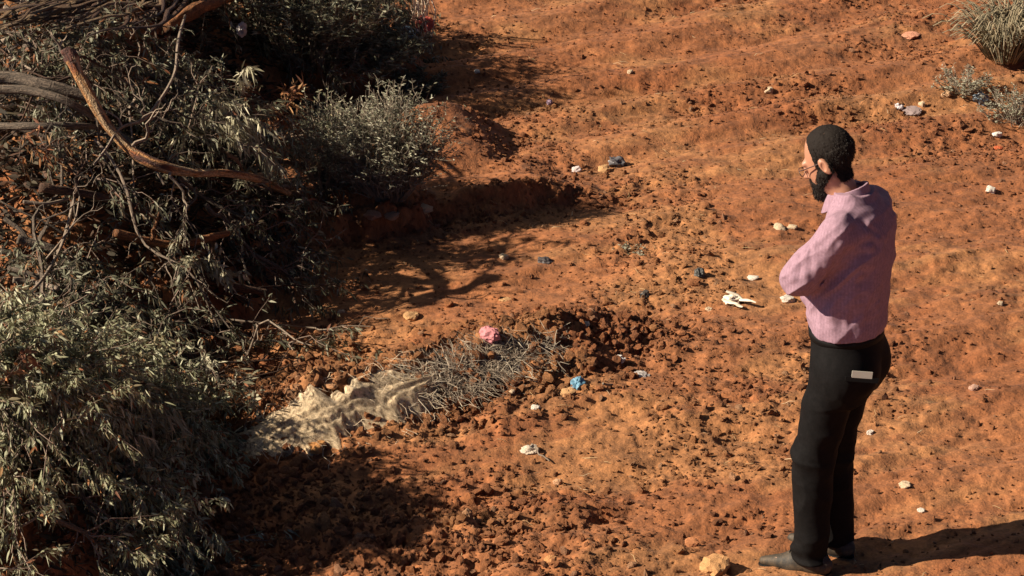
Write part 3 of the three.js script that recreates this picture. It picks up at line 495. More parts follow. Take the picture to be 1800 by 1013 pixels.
stone(1621, 186, 13, 1.5, CREAM, 'upright tan chip below the low shrub');
stone(1666, 166, 22, 0.8, [0.58, 0.36, 0.2], 'tan stone under the low grey shrub');
stone(1600, 62, 38, 0.35, [0.62, 0.28, 0.17], 'flat pinkish slab near the top right', {});
stone(1756, 259, 20, 0.4, [0.62, 0.13, 0.04], 'flat orange-red chip below the white stone at head level');
stone(1062, 297, 26, 0.75, BUFF, 'tan stone beside the dark plastic');
stone(1352, 158, 16, 1.2, CREAM, 'pale chip above the head');
stone(1758, 540, 13, 0.8, CREAM, 'cream pebble near the right edge at waist height');
stone(1712, 680, 20, 0.8, [0.55, 0.33, 0.24], 'pinkish stone near the right edge at hip height');
stone(1107, 130, 12, 1, CREAM, 'tiny cream pebble on the furrows at the top');
stone(838, 128, 12, 0.9, WHITE, 'tiny white pebble by the back shadow');
stone(740, 372, 46, 0.55, [0.52, 0.34, 0.2], 'broad pale stone below the grey shrub');
stone(655, 385, 30, 0.7, [0.5, 0.26, 0.15], 'pinkish lump below the grey shrub', { name: 'large_clod', category: 'clod' });
stone(690, 392, 34, 0.5, [0.52, 0.29, 0.16], 'flat pink-brown lump on the lit patch below the grey shrub', { name: 'large_clod', category: 'clod' });
stone(600, 548, 12, 1, CREAM, 'pale pebble at the edge of the heap\'s shadow');
stone(1030, 566, 16, 0.8, WHITE, 'pale chip above the pink rag, to its right');
stone(968, 1003, 30, 0.8, [0.58, 0.27, 0.1], 'orange clod at the bottom edge left of the tan block', { name: 'large_clod', category: 'clod' });
{ // a scatter of clods large enough to pick out
  const R = rng(303);
  for (let k = 0; k < 110; k++) {
    const z = 0.3 - 4.8 * R(), x = mix(-1.1, 2.2, R()); if (!inView(x, z, 0.1) || R() > rough(x, z)) continue;
    const s = 0.016 + 0.02 * R() * R(), c = soilColor(x, z), m = 0.85 + 0.4 * R();
    const o = mesh('large_clod', rockGeo(k + 11, 2, s, s * 0.75, s * 0.9, 0.34), M['clod' + k % 5] || (M['clod' + k % 5] = std(C(c[0] * m, c[1] * m, c[2] * m), 0.97, { map: soilMap, bumpMap: soilBump, bumpScale: 0.004 }))); o.position.set(x, ground(x, z) + s * 0.3, z); o.rotation.set(0.3 * R(), R() * 6.3, 0.3 * R()); tag(o, 'fist-sized orange-brown clod of soil on the broken ground', 'clod', 'larger clods on the broken soil');
  }
}
function crumple(seed, sx, sy, sz) {   // a balled or folded scrap with hard creases
  const g = new THREE.IcosahedronGeometry(1, 5), p = g.attributes.position;
  for (let i = 0; i < p.count; i++) { const x = p.getX(i), y = p.getY(i), z = p.getZ(i), o = seed * 9.1; let r = 0.75; r += 0.55 * (1 - 2 * Math.abs(noise3(x * 1.6 + o, y * 1.6, z * 1.6))) * 0.6 + 0.22 * Math.abs(noise3(x * 4 + o, y * 4, z * 4)); p.setXYZ(i, x * r * sx, y * r * sy, z * r * sz); }
  g.computeVertexNormals(); return g;
}
function scrap(u, v, w, h, c, name, label, category, { seed = u, roughness = 0.6, tilt = 0.3, more = {} } = {}) {
  const p = sight(u, v), k = p.distanceTo(EYE) / F, m = mesh(name, crumple(seed % 53, w / 2 * k, h / 2 * k, w / 2.6 * k), std(C(...c), roughness, more)); m.position.set(p.x, ground(p.x, p.z) + h * 0.14 * k, p.z); m.rotation.set(tilt, seed, tilt * 0.5); tag(m, label, category); return m;
}
scrap(860, 607, 40, 28, [0.5, 0.19, 0.2], 'pink_rag', 'crumpled pink rag at the far side of the dead grass', 'rag', { roughness: 0.9 });
scrap(1016, 684, 32, 18, [0.12, 0.26, 0.36], 'blue_scrap', 'crumpled blue plastic scrap on the clods', 'plastic scrap');
scrap(910, 657, 18, 13, [0.42, 0.42, 0.46], 'white_scrap', 'bluish white scrap at the end of the dead grass', 'plastic scrap');
scrap(1087, 638, 24, 14, [0.5, 0.46, 0.42], 'grey_scrap', 'grey crumpled scrap right of the pink rag', 'plastic scrap');
scrap(1128, 658, 30, 10, [0.42, 0.38, 0.35], 'grey_scrap', 'flat grey scrap right of the blue one', 'plastic scrap');
scrap(930, 796, 30, 18, [0.46, 0.38, 0.29], 'crumpled_paper', 'crumpled off-white paper in the foreground clods', 'paper');
scrap(1012, 299, 20, 11, [0.55, 0.46, 0.44], 'crumpled_paper', 'small lilac-white crumpled paper above the shrub\'s shadow', 'paper');
scrap(1084, 286, 36, 22, [0.09, 0.085, 0.09], 'dark_plastic', 'crumpled blackish plastic bag beside the tan stone', 'plastic bag', { roughness: 0.4 });
scrap(1580, 189, 16, 12, [0.6, 0.55, 0.55], 'white_scrap', 'shiny white scrap below the low shrub', 'plastic scrap', { roughness: 0.35 });
scrap(1602, 196, 34, 8, [0.24, 0.18, 0.17], 'grey_scrap', 'flat greyish scrap right of the shiny white one', 'plastic scrap');
scrap(1724, 181, 28, 26, [0.12, 0.15, 0.18], 'grey_can', 'dark blue-grey crushed can near the right edge', 'can', { roughness: 0.5 });
scrap(966, 188, 14, 12, [0.3, 0.2, 0.27], 'purple_scrap', 'small purplish scrap at the tip of the back shadow', 'plastic scrap');
scrap(1230, 486, 24, 18, [0.05, 0.05, 0.045], 'dark_plastic', 'small black plastic scrap left of the elbow', 'plastic scrap');
scrap(958, 461, 26, 12, [0.06, 0.05, 0.05], 'dark_plastic', 'small black plastic scrap right of the lone cream chip', 'plastic scrap');
scrap(1132, 522, 24, 12, [0.07, 0.06, 0.05], 'dark_plastic', 'small black plastic scrap left of the torn white scrap', 'plastic scrap');
scrap(425, 52, 20, 24, [0.45, 0.41, 0.39], 'white_cup', 'crushed white cup caught at the top of the heap', 'cup', { roughness: 0.5 }).position.copy(above(425, 52, 0.08));
{ // torn white scrap with a tail
  const p = sight(1285, 536), k = p.distanceTo(EYE) / F, g = thing('torn_scrap', p.x, ground(p.x, p.z), p.z, 'torn white plastic scrap with a pointed tail, left of the folded arms', 'plastic scrap'), w = std(C(0.74, 0.64, 0.5), 0.6);
  mesh('sheet', crumple(4, 15 * k, 8 * k, 12 * k), w, g).position.y = 0.02;
  mesh('tail', ribbon(bendy(rng(4), V(-8 * k, 0.05, -0.03), V(42 * k, 0.025, 0.05), 8, 0.1), 0.028, [0.74, 0.64, 0.5]), M.strip, g);
  mesh('tail', ribbon(bendy(rng(5), V(-14 * k, 0.03, 0.02), V(18 * k, 0.02, 0.09), 8, 0.15), 0.03, [0.72, 0.6, 0.46]), M.strip, g);
}
{ // pale stick by the paper, pale stick above the bank
  for (const [u0, v0, u1, v1, r, label] of [[935, 790, 966, 818, 0.005, 'thin pale stick beside the crumpled off-white paper'], [962, 612, 996, 613, 0.008, 'short pale stick at the far end of the dead grass'], [1060, 690, 1078, 684, 0.006, 'curved pale stick right of the blue scrap']]) {
    const a = sight(u0, v0), b = sight(u1, v1), y = coarse(a.x, a.z); a.y = ground(a.x, a.z) + 0.02; b.y = ground(b.x, b.z) + 0.015; const g = mesh('pale_stick', taperTube(bendy(rng(u0), V(0, a.y - y, 0), b.clone().sub(V(a.x, y, a.z)), 8, 0.1), r, r * 0.6, 6), M.paleTwig); g.position.set(a.x, y, a.z); tag(g, label, 'stick');
  }
}
{ // net bag at the top
  const p = sight(744, 74), y = ground(p.x, p.z), g = thing('net_bag', p.x, y, p.z, 'limp whitish plastic bag with red and blue patches at the top of the picture', 'plastic bag'), R = rng(17);
  for (let k = 0; k < 26; k++) { const a = R() * 6.28, b = V(Math.cos(a) * 0.05, 0, Math.sin(a) * 0.05), t = V(Math.cos(a + 0.5) * 0.055, 0.36 + 0.1 * R(), Math.sin(a + 0.5) * 0.055); mesh('strand', ribbon(bendy(R, b, t, 7, 0.1), 0.01, [0.62, 0.48, 0.36]), M.strip, g); }
  mesh('red_patch', crumple(8, 0.05, 0.045, 0.04), std(C(0.5, 0.1, 0.07), 0.6), g).position.set(0.01, 0.1, 0.03);
  mesh('blue_patch', crumple(9, 0.06, 0.035, 0.05), std(C(0.3, 0.42, 0.5), 0.5), g).position.set(-0.09, 0.05, 0.02);
}
// ---------------------------------------------------------------- the standing person
function surfaceNets(sdf, lo, hi, cell) {
  const n = [0, 1, 2].map(k => Math.ceil((hi[k] - lo[k]) / cell) + 1), [nx, ny, nz] = n, f = new Float32Array(nx * ny * nz), id = new Int32Array(nx * ny * nz).fill(-1), pos = [], idx = [];
  for (let k = 0, q = 0; k < nz; k++) for (let j = 0; j < ny; j++) for (let i = 0; i < nx; i++, q++) f[q] = sdf(lo[0] + i * cell, lo[1] + j * cell, lo[2] + k * cell);
  const at = (i, j, k) => i + nx * (j + ny * k), E = [[0, 1], [2, 3], [4, 5], [6, 7], [0, 2], [1, 3], [4, 6], [5, 7], [0, 4], [1, 5], [2, 6], [3, 7]];
  for (let k = 0; k < nz - 1; k++) for (let j = 0; j < ny - 1; j++) for (let i = 0; i < nx - 1; i++) {
    const v = []; let s = 0; for (let c = 0; c < 8; c++) { const d = f[at(i + (c & 1), j + (c >> 1 & 1), k + (c >> 2))]; v.push(d); if (d < 0) s++; }
    if (s === 0 || s === 8) continue;
    let x = 0, y = 0, z = 0, m = 0;
    for (const [a, b] of E) if ((v[a] < 0) !== (v[b] < 0)) { const t = v[a] / (v[a] - v[b]); x += mix(a & 1, b & 1, t); y += mix(a >> 1 & 1, b >> 1 & 1, t); z += mix(a >> 2, b >> 2, t); m++; }
    id[at(i, j, k)] = pos.length / 3; pos.push(lo[0] + (i + x / m) * cell, lo[1] + (j + y / m) * cell, lo[2] + (k + z / m) * cell);
  }
  const quad = (a, b, c, d, flip) => flip ? idx.push(a, c, b, a, d, c) : idx.push(a, b, c, a, c, d);
  for (let k = 1; k < nz - 1; k++) for (let j = 1; j < ny - 1; j++) for (let i = 1; i < nx - 1; i++) {
    const o = f[at(i, j, k)] < 0;
    if (o !== f[at(i + 1, j, k)] < 0) quad(id[at(i, j - 1, k - 1)], id[at(i, j, k - 1)], id[at(i, j, k)], id[at(i, j - 1, k)], !o);
    if (o !== f[at(i, j + 1, k)] < 0) quad(id[at(i - 1, j, k - 1)], id[at(i - 1, j, k)], id[at(i, j, k)], id[at(i, j, k - 1)], !o);
    if (o !== f[at(i, j, k + 1)] < 0) quad(id[at(i - 1, j - 1, k)], id[at(i, j - 1, k)], id[at(i, j, k)], id[at(i - 1, j, k)], !o);
  }
  const nor = new Float32Array(pos.length), uv = new Float32Array(pos.length / 3 * 2), e = cell * 0.6;
  for (let q = 0; q < pos.length; q += 3) {
    const x = pos[q], y = pos[q + 1], z = pos[q + 2]; let a = sdf(x + e, y, z) - sdf(x - e, y, z), b = sdf(x, y + e, z) - sdf(x, y - e, z), c = sdf(x, y, z + e) - sdf(x, y, z - e); const l = Math.hypot(a, b, c) || 1; nor[q] = a / l; nor[q + 1] = b / l; nor[q + 2] = c / l; uv[q / 3 * 2] = Math.abs(c) > Math.abs(a) ? x : z; uv[q / 3 * 2 + 1] = y;
  }
  const g = new THREE.BufferGeometry(); g.setAttribute('position', new THREE.Float32BufferAttribute(pos, 3)); g.setAttribute('normal', new THREE.BufferAttribute(nor, 3)); g.setAttribute('uv', new THREE.BufferAttribute(uv, 2)); g.setIndex(idx); return g;
}
const smin = (a, b, k) => { const h = Math.max(k - Math.abs(a - b), 0) / k; return Math.min(a, b) - h * h * k * 0.25; };
function cone(x, y, z, a, b, ra, rb) { const bx = b[0] - a[0], by = b[1] - a[1], bz = b[2] - a[2], px = x - a[0], py = y - a[1], pz = z - a[2], h = clamp((px * bx + py * by + pz * bz) / (bx * bx + by * by + bz * bz), 0, 1); return Math.hypot(px - bx * h, py - by * h, pz - bz * h) - mix(ra, rb, h); }
function ell(x, y, z, c, r) { const a = (x - c[0]) / r[0], b = (y - c[1]) / r[1], d = (z - c[2]) / r[2], k0 = Math.hypot(a, b, d), k1 = Math.hypot(a / r[0], b / r[1], d / r[2]); return k1 < 1e-9 ? -Math.min(...r) : k0 * (k0 - 1) / k1; }
// the trunk by level: height, centre (front is -x), half depth, half width
const TRUNK = [[0.72, 0.045, 0.10, 0.15], [0.80, 0.06, 0.112, 0.157], [0.88, 0.064, 0.12, 0.163], [0.96, 0.052, 0.126, 0.156], [1.03, 0.046, 0.133, 0.158], [1.10, 0.052, 0.134, 0.160], [1.18, 0.062, 0.132, 0.168], [1.28, 0.070, 0.130, 0.180], [1.38, 0.078, 0.116, 0.180], [1.44, 0.074, 0.094, 0.165], [1.48, 0.062, 0.072, 0.105], [1.54, 0.045, 0.056, 0.062]];
function level(y) { let i = 0; while (i < TRUNK.length - 2 && y > TRUNK[i + 1][0]) i++; const a = TRUNK[i], b = TRUNK[i + 1], t = sstepLin((y - a[0]) / (b[0] - a[0])); return [mix(a[1], b[1], t), mix(a[2], b[2], t), mix(a[3], b[3], t)]; }
function sstepLin(t) { return clamp(t, 0, 1); }
function trunk(x, y, z, grow = 0) { const [c, a, b] = level(y), A = a + grow, B = b + grow, px = x - c, k = Math.hypot(px / A, z / B), k1 = Math.hypot(px / (A * A), z / (B * B)); return k1 < 1e-6 ? -A : k * (k - 1) / k1; }
const J = { shL: [0.06, 1.40, 0.166], elL: [-0.058, 1.225, 0.218], wrL: [-0.13, 1.115, -0.03], haL: [-0.105, 1.09, -0.13], shR: [0.065, 1.40, -0.166], elR: [-0.03, 1.11, -0.24], wrR: [-0.09, 1.075, 0.0], haR: [-0.03, 1.075, 0.08],
  hipL: [0.06, 0.86, 0.085], knL: [-0.022, 0.50, 0.092], anL: [-0.014, 0.085, 0.092], hipR: [0.06, 0.86, -0.085], knR: [-0.008, 0.50, -0.084], anR: [0.014, 0.085, -0.09] };
const HEAD_C = [-0.046, 1.61, 0], BOW = 29 * Math.PI / 180, cb = Math.cos(BOW), sb = Math.sin(BOW);
const toHead = (x, y, z) => { const a = x - HEAD_C[0], b = y - HEAD_C[1]; return [(a * cb + b * sb) / 0.95, (-a * sb + b * cb) / 0.95, z / 0.95]; };
const CR = [0.018, 0.032, 0], CRr = [0.093, 0.09, 0.075];
function headSdf(X, Y, Z) {
  const [x, y, z] = toHead(X, Y, Z), az = Math.abs(z);
  let d = smin(ell(x, y, z, CR, CRr), ell(x, y, z, [-0.036, -0.036, 0], [0.06, 0.084, 0.06]), 0.035);
  d = smin(d, cone(x, y, az, [-0.066, -0.1, 0], [-0.005, -0.065, 0.045], 0.026, 0.026), 0.03);
  d = smin(d, cone(x, y, az, [-0.09, 0.016, 0.006], [-0.082, 0.016, 0.036], 0.011, 0.012), 0.014);
  d = smin(d, cone(x, y, az, [-0.094, 0.004, 0], [-0.114, -0.034, 0], 0.007, 0.0115), 0.012);
  d = smin(d, cone(x, y, az, [-0.104, -0.038, 0.002], [-0.098, -0.039, 0.012], 0.008, 0.007), 0.008);
  d = Math.max(d, -(Math.hypot(x + 0.103, y + 0.004, az - 0.032) - 0.013)); d = Math.min(d, Math.hypot(x + 0.084, y + 0.004, az - 0.032) - 0.0125);
  d = smin(d, cone(x, y, az, [-0.098, -0.062, 0], [-0.09, -0.063, 0.02], 0.007, 0.005), 0.008);
  const ear = Math.max(ell(x + 0.25 * (y + 0.02), y, az, [0.012, -0.014, 0.08], [0.019, 0.034, 0.012]), -ell(x, y, az, [0.008, -0.012, 0.092], [0.0095, 0.02, 0.008]));
  d = smin(d, ear, 0.006);
  d = smin(d, cone(X, Y, Z, [-0.005, 1.54, 0], [0.05, 1.42, 0], 0.048, 0.056), 0.03);
  return d;
}
const foldNoise = (x, y, z, fx, fy, fz, s) => { const w = 0.35 * noise3(x * 9 + s, y * 9, z * 9); return 1 - Math.abs(noise3(x * fx + w, y * fy + w, z * fz + s)) * 2; };
function arms(x, y, z, r) { const q = (a, b, ra, rb) => cone(x, y, z, a, b, ra * r, rb * r); return Math.min(smin(q(J.shL, J.elL, 0.06, 0.05), q(J.elL, J.wrL, 0.049, 0.036), 0.02), smin(q(J.shR, J.elR, 0.06, 0.05), q(J.elR, J.wrR, 0.049, 0.036), 0.02)); }
function legs(x, y, z, rh, rk, ra) { const q = (h, k, a) => smin(cone(x, y, z, h, k, rh, rk), cone(x, y, z, k, a, rk, ra), 0.03); return smin(q(J.hipL, J.knL, J.anL), q(J.hipR, J.knR, J.anR), 0.015); }
function hand(x, y, z, w, h, s) {   // palm, four bent fingers and a thumb along the wrist-to-hand line
  const d = [h[0] - w[0], h[1] - w[1], h[2] - w[2]], l = Math.hypot(...d), n = d.map(v => v / l), up = [0, 1, 0], o = [n[1] * up[2] - n[2] * up[1], n[2] * up[0] - n[0] * up[2], n[0] * up[1] - n[1] * up[0]];
  const P = (a, b, c) => [w[0] + n[0] * a + o[0] * c, w[1] + n[1] * a + b + o[1] * c, w[2] + n[2] * a + o[2] * c];
  let r = cone(x, y, z, P(0.02, 0, 0), P(0.085, 0.004, 0), 0.026, 0.03);
  [[0.028, 0.07], [0.009, 0.078], [-0.011, 0.072], [-0.029, 0.055]].forEach(([b, L]) => { const k = P(0.1, b, 0), m = P(0.1 + L * 0.5, b, 0.012 * s), t = P(0.1 + L * 0.85, b, 0.032 * s); r = smin(r, Math.min(cone(x, y, z, k, m, 0.0095, 0.009), cone(x, y, z, m, t, 0.009, 0.008)), 0.006); });
  return smin(r, Math.min(cone(x, y, z, P(0.035, 0.02, 0), P(0.07, 0.05, 0.008 * s), 0.013, 0.011), cone(x, y, z, P(0.07, 0.05, 0.008 * s), P(0.098, 0.058, 0.018 * s), 0.01, 0.009)), 0.01);
}
function bodySdf(x, y, z) {
  let d = Math.max(trunk(x, y, z, -0.02), y - 1.46, 0.74 - y); d = smin(d, arms(x, y, z, 0.78), 0.03); d = smin(d, legs(x, y, z, 0.082, 0.052, 0.036), 0.03);
  for (const s of ['L', 'R']) { const a = J['an' + s]; d = smin(d, cone(x, y, z, [a[0] + 0.02, 0.05, a[2]], [a[0] - 0.12, 0.045, a[2] + (s === 'L' ? 0.02 : -0.02)], 0.024, 0.018), 0.03); }
  return d;
}
const onTrunk = (y, deg, out = 0) => { const [c, A, B] = level(y), t = deg * Math.PI / 180; return [c + Math.cos(t) * (A + out), y, Math.sin(t) * (B + out)]; };
const onArm = (t, deg, out = 0) => { const a = V(...J.shL), b = V(...J.elL), n = b.clone().sub(a).normalize(), o = V(0, 0, 1).addScaledVector(n, -n.z).normalize(), e = n.clone().cross(o), q = deg * Math.PI / 180, r = mix(0.067, 0.056, t) + out; return a.lerp(b, t).addScaledVector(o, Math.cos(q) * r).addScaledVector(e, -Math.sin(q) * r).toArray(); };
const FOLDS = [];
function run(pts, r, inward) { for (let i = 0; i < pts.length - 1; i++) { const a = pts[i], b = pts[i + 1]; FOLDS.push({ a, b, r: r * (1 - 0.25 * i), in: inward, c: [(a[0] + b[0]) / 2, (a[1] + b[1]) / 2] }); } }
run([onTrunk(1.40, 48), onArm(0.3, -30), onArm(0.6, 25), onArm(0.85, 60)], 0.0115); run([onTrunk(1.35, 44), onArm(0.5, -40), onArm(0.8, 10), onArm(1.0, 40)], 0.0125); run([onTrunk(1.29, 46), onArm(0.72, -50), onArm(0.95, -12)], 0.012);

run([onArm(0.05, 30), onArm(0.35, 70)], 0.009); run([onArm(0.12, 5), onArm(0.4, 45)], 0.008);
run([onTrunk(1.2, 62), onTrunk(1.1, 70), onTrunk(0.98, 66)], 0.011); run([onTrunk(1.16, 86), onTrunk(1.08, 92), onTrunk(0.98, 84)], 0.011); run([onTrunk(1.18, 40), onTrunk(1.06, 48), onTrunk(0.97, 46)], 0.009); run([onTrunk(1.12, 112), onTrunk(0.99, 106)], 0.01);
 run([onTrunk(1.3, 30), onTrunk(1.15, 26)], 0.007); run([onTrunk(1.43, 40), onTrunk(1.36, 15)], 0.007); run([onArm(0.2, -20), onArm(0.5, 45), onArm(0.75, 85)], 0.009); run([onArm(0.9, -60), onArm(1.0, -10), onArm(1.02, 40)], 0.009); run([onTrunk(1.25, 58), onTrunk(1.2, 75)], 0.011); run([onTrunk(1.24, 36), onTrunk(1.12, 34)], 0.008); run([onTrunk(1.42, 60), onTrunk(1.37, 30), onTrunk(1.28, 15)], 0.008);
function shirtSdf(x, y, z) {
  let t = trunk(x, y, z, 0.003 + 0.006 * Math.exp(-((y - 1.015) ** 2) / 0.001)); t = Math.max(t, y - 1.505);
  let d = smin(t, arms(x, y, z, 1.12), 0.035);
  const tw = sstep(0.92, 1.1, y);
  // folds drawn tight from the armpit and the bend of the elbow, slack folds above the belt
  const u = (x * 0.66 + y * 0.75), v = (-x * 0.75 + y * 0.66), out = sstep(-0.02, 0.06, Math.abs(z) - 0.04);
  d -= out * tw * (0.01 * foldNoise(u, v, z, 5, 14, 5, 3.3) + 0.004 * foldNoise(u, v, z, 8, 26, 8, 7.7)) + 0.002 * foldNoise(x, y, z, 20, 18, 20, 8.1);
  d -= 0.008 * sstep(1.22, 1.02, y) * foldNoise(x + 0.4 * y, y, z, 15, 3, 15, 5.5);
  const fold = (a, b, r) => { d = smin(d, cone(x, y, z, a, b, r, r * 0.5), 0.02); }, crease = (a, b, r) => { const c = cone(x, y, z, a, b, r, r * 0.5); d = -smin(-d, c, 0.022); };
  for (const f of FOLDS) if (Math.abs(x - f.c[0]) < 0.16 && Math.abs(y - f.c[1]) < 0.16) f.in ? crease(f.a, f.b, f.r) : fold(f.a, f.b, f.r);
  return Math.max(d, 0.978 + 0.003 * noise3(x * 14, 2, z * 14) - y, -Math.max(Math.hypot(x - 0.025, z) - 0.052, 1.49 - y));
}
function trouserSdf(x, y, z) {
  let d = Math.max(trunk(x, y, z, 0.004), y - 0.99, 0.735 - y);
  d = smin(d, legs(x, y, z, 0.1, 0.07, 0.063), 0.045);
  d = smin(d, Math.hypot(x - 0.1, y - 0.83, (Math.abs(z) - 0.078)) - 0.084, 0.06);
  const k = sstep(0.9, 0.78, y);
  d -= k * (0.0065 * foldNoise(x + 0.5 * y, y, z, 7, 11, 7, 2.2) + 0.003 * foldNoise(x, y, z, 17, 9, 17, 4.4)) + 0.0025 * Math.exp(-((y - 0.47) ** 2) / 0.008) * foldNoise(x - 0.4 * y, y, z, 5, 22, 5, 9.1) + 0.009 * sstep(0.2, 0.1, y) * foldNoise(x, y, z, 6, 24, 6, 6.6);
  d -= 0.006 * Math.exp(-((x + 0.1) ** 2) / 0.0004) * sstep(0.6, 0.4, y) * 0.5;   // pressed crease
  return Math.max(d, 0.055 + (x + 0.03) * 0.12 - y + 0.004 * noise3(x * 20, 1, z * 20), y - 0.985);
}
function shoeSdf(x, y, z, a, out) {
  const c = Math.cos(out), s = Math.sin(out), px = (x - a[0]) * c - (z - a[2]) * s, pz = (x - a[0]) * s + (z - a[2]) * c;
  let d = cone(px, y, pz, [0.045, 0.045, 0], [-0.06, 0.043, 0.002], 0.038, 0.042); d = smin(d, cone(px, y, pz, [-0.06, 0.04, 0.002], [-0.178, 0.027, 0.004], 0.041, 0.018), 0.02);
  d = smin(d, cone(px, y, pz, [0.015, 0.06, 0], [-0.05, 0.058, 0], 0.042, 0.032), 0.02);
  return Math.max(d, 0.012 - y, Math.abs(pz) - 0.048);
}
function soleSdf(x, y, z, a, out) { return Math.max(shoeSdf(x, clamp(y, 0.022, 1), z, a, out) - 0.004, y - 0.019, -0.004 - y); }
{
  const X0 = 1.165, Z0 = -0.085, YAW = -26 * Math.PI / 180, gy = Math.min(coarse(1.1, -0.05), ground(1.05, -0.1) - 0.01);
  const man = thing('person', X0, gy + 0.006, Z0, 'person in pink shirt and black trousers standing with folded arms, head bowed', 'person'); man.rotation.y = YAW;
  const skin = std(C(0.40, 0.19, 0.115), 0.5), cotton = tex(256, (u, v) => { const k = 0.9 + 0.05 * tnoise(u, v, 30, 51) + 0.022 * Math.sin(u * 6.283 * 16) + 0.04 * tnoise(u, v, 128, 52); return [k, k * 0.985, k]; }); cotton.repeat.set(5, 5);
  const shirt = new THREE.MeshPhysicalMaterial({ color: C(0.37, 0.24, 0.29), roughness: 0.9, specularIntensity: 0.4, map: cotton, side: THREE.DoubleSide });
  const serge = tex(256, (u, v) => { const k = 0.85 + 0.1 * tnoise(u, v, 60, 61) + 0.1 * tnoise(u, v, 14, 62); return [k, k, k]; }); serge.repeat.set(4, 4);
  const black = new THREE.MeshPhysicalMaterial({ color: C(0.0075, 0.0065, 0.0065), roughness: 0.8, specularIntensity: 0.25, map: serge, side: THREE.DoubleSide }), hairM = new THREE.MeshPhysicalMaterial({ color: C(0.013, 0.0095, 0.0075), roughness: 0.8, specularIntensity: 0.3, side: THREE.DoubleSide }), leather = new THREE.MeshPhysicalMaterial({ color: C(0.006, 0.0055, 0.0055), roughness: 0.7, specularIntensity: 0.3, side: THREE.DoubleSide });
  const body = mesh('body', mergeGeometries([surfaceNets(bodySdf, [-0.25, 0.0, -0.36], [0.3, 1.55, 0.36], 0.011), surfaceNets(headSdf, [-0.2, 1.42, -0.12], [0.16, 1.78, 0.12], 0.0042),
    surfaceNets((x, y, z) => smin(hand(x, y, z, J.wrL, J.haL, 1), cone(x, y, z, J.elL, J.wrL, 0.038, 0.027), 0.01) + Math.max(0, z - 0.03) , [-0.24, 1.09, -0.26], [-0.06, 1.3, 0.05], 0.004),
    surfaceNets((x, y, z) => smin(hand(x, y, z, J.wrR, J.haR, -1), cone(x, y, z, J.elR, J.wrR, 0.038, 0.027), 0.01) + Math.max(0, -0.02 - z), [-0.21, 1.03, -0.04], [0.0, 1.22, 0.25], 0.004)]), skin, man);
  mesh('shirt', surfaceNets(shirtSdf, [-0.26, 0.9, -0.36], [0.26, 1.53, 0.36], 0.0062), shirt, man);
  mesh('collar', surfaceNets((x, y, z) => { const yy = y - 1.485 - (x - 0.04) * 0.42, r = Math.hypot((x - 0.03) / 1.08, z) - 0.07 + yy * 0.25; return Math.max(Math.abs(r) - 0.005, Math.abs(yy) - 0.027 - 0.01 * sstep(0, -0.06, x)); }, [-0.09, 1.4, -0.11], [0.14, 1.6, 0.11], 0.0042), shirt, man);
  mesh('trousers', surfaceNets(trouserSdf, [-0.2, 0.03, -0.26], [0.28, 0.98, 0.26], 0.0072), black, man);
  { // belt
    const pos = [], idx = [], N = 64; for (let i = 0; i <= N; i++) { const a = i / N * 6.2832; for (const [y, gr] of [[0.952, -0.03], [0.952, 0.007], [0.984, 0.006], [0.984, -0.03]]) { const [c, A, B] = level(y); pos.push(c + Math.cos(a) * (A + gr), y, Math.sin(a) * (B + gr)); } }
    for (let i = 0; i < N; i++) for (let k = 0; k < 4; k++) { const a = i * 4 + k, b = i * 4 + (k + 1) % 4; idx.push(a, b, a + 4, b, b + 4, a + 4); }
    const g = new THREE.BufferGeometry(); g.setAttribute('position', new THREE.Float32BufferAttribute(pos, 3)); g.setIndex(idx); g.computeVertexNormals(); mesh('belt', g, leather, man);
  }
  { // white card showing at the hip pocket, pocket welt below it
    const ang = 0.95, y = 0.872; let r = 0.3; while (r > 0.05 && trouserSdf(0.06 + Math.cos(ang) * r, y, Math.sin(ang) * r) > 0) r -= 0.001;
    const c = mesh('pocket_card', new THREE.BoxGeometry(0.074, 0.025, 0.005), std(C(0.36, 0.33, 0.28), 0.8), man); c.position.set(0.06 + Math.cos(ang) * (r + 0.012), y, Math.sin(ang) * (r + 0.012)); c.rotation.set(-0.1, Math.PI / 2 - ang - 0.12, -0.05); c.userData.label = 'white card sticking out of the back pocket';
    const f = mesh('pocket_welt', new THREE.BoxGeometry(0.12, 0.018, 0.008), black, man); f.position.copy(c.position); f.position.y -= 0.019; f.rotation.copy(c.rotation);
  }
  const dusty = tex(128, (u, v) => { const n = 0.5 + 0.5 * tnoise(u, v, 10, 71) + 0.3 * tnoise(u, v, 40, 72); return [mix(0.4, 0.85, n), mix(0.38, 0.74, n), mix(0.35, 0.6, n)]; });
  dusty.repeat.set(7, 7);
  for (const [a, out, n] of [[J.anL, 0.1, 0], [J.anR, -0.12, 1]]) {
    const b = [[a[0] - 0.27, -0.02, a[2] - 0.1], [a[0] + 0.13, 0.13, a[2] + 0.1]], s = mesh('shoe', surfaceNets((x, y, z) => shoeSdf(x, y, z, a, out), ...b, 0.005), std(C(0.12, 0.112, 0.1), 0.7, { map: dusty }), man); s.userData.label = n ? 'dusty right shoe' : 'dusty grey left shoe with a pointed toe';
    mesh('sole', surfaceNets((x, y, z) => soleSdf(x, y, z, a, out), ...b, 0.005), leather, s);
    mesh('lace', taperTube(bendy(rng(9), V(a[0] - 0.08, 0.088, a[2] - 0.02), V(a[0] - 0.075, 0.086, a[2] + 0.025), 5, 0.05), 0.003, 0.003, 5), leather, s);
  }
  const hairN = (x, y, z) => 0.0012 * noise3(x * 60, y * 60, z * 60) + 0.0016 * noise3(x * 210, y * 120, z * 210);
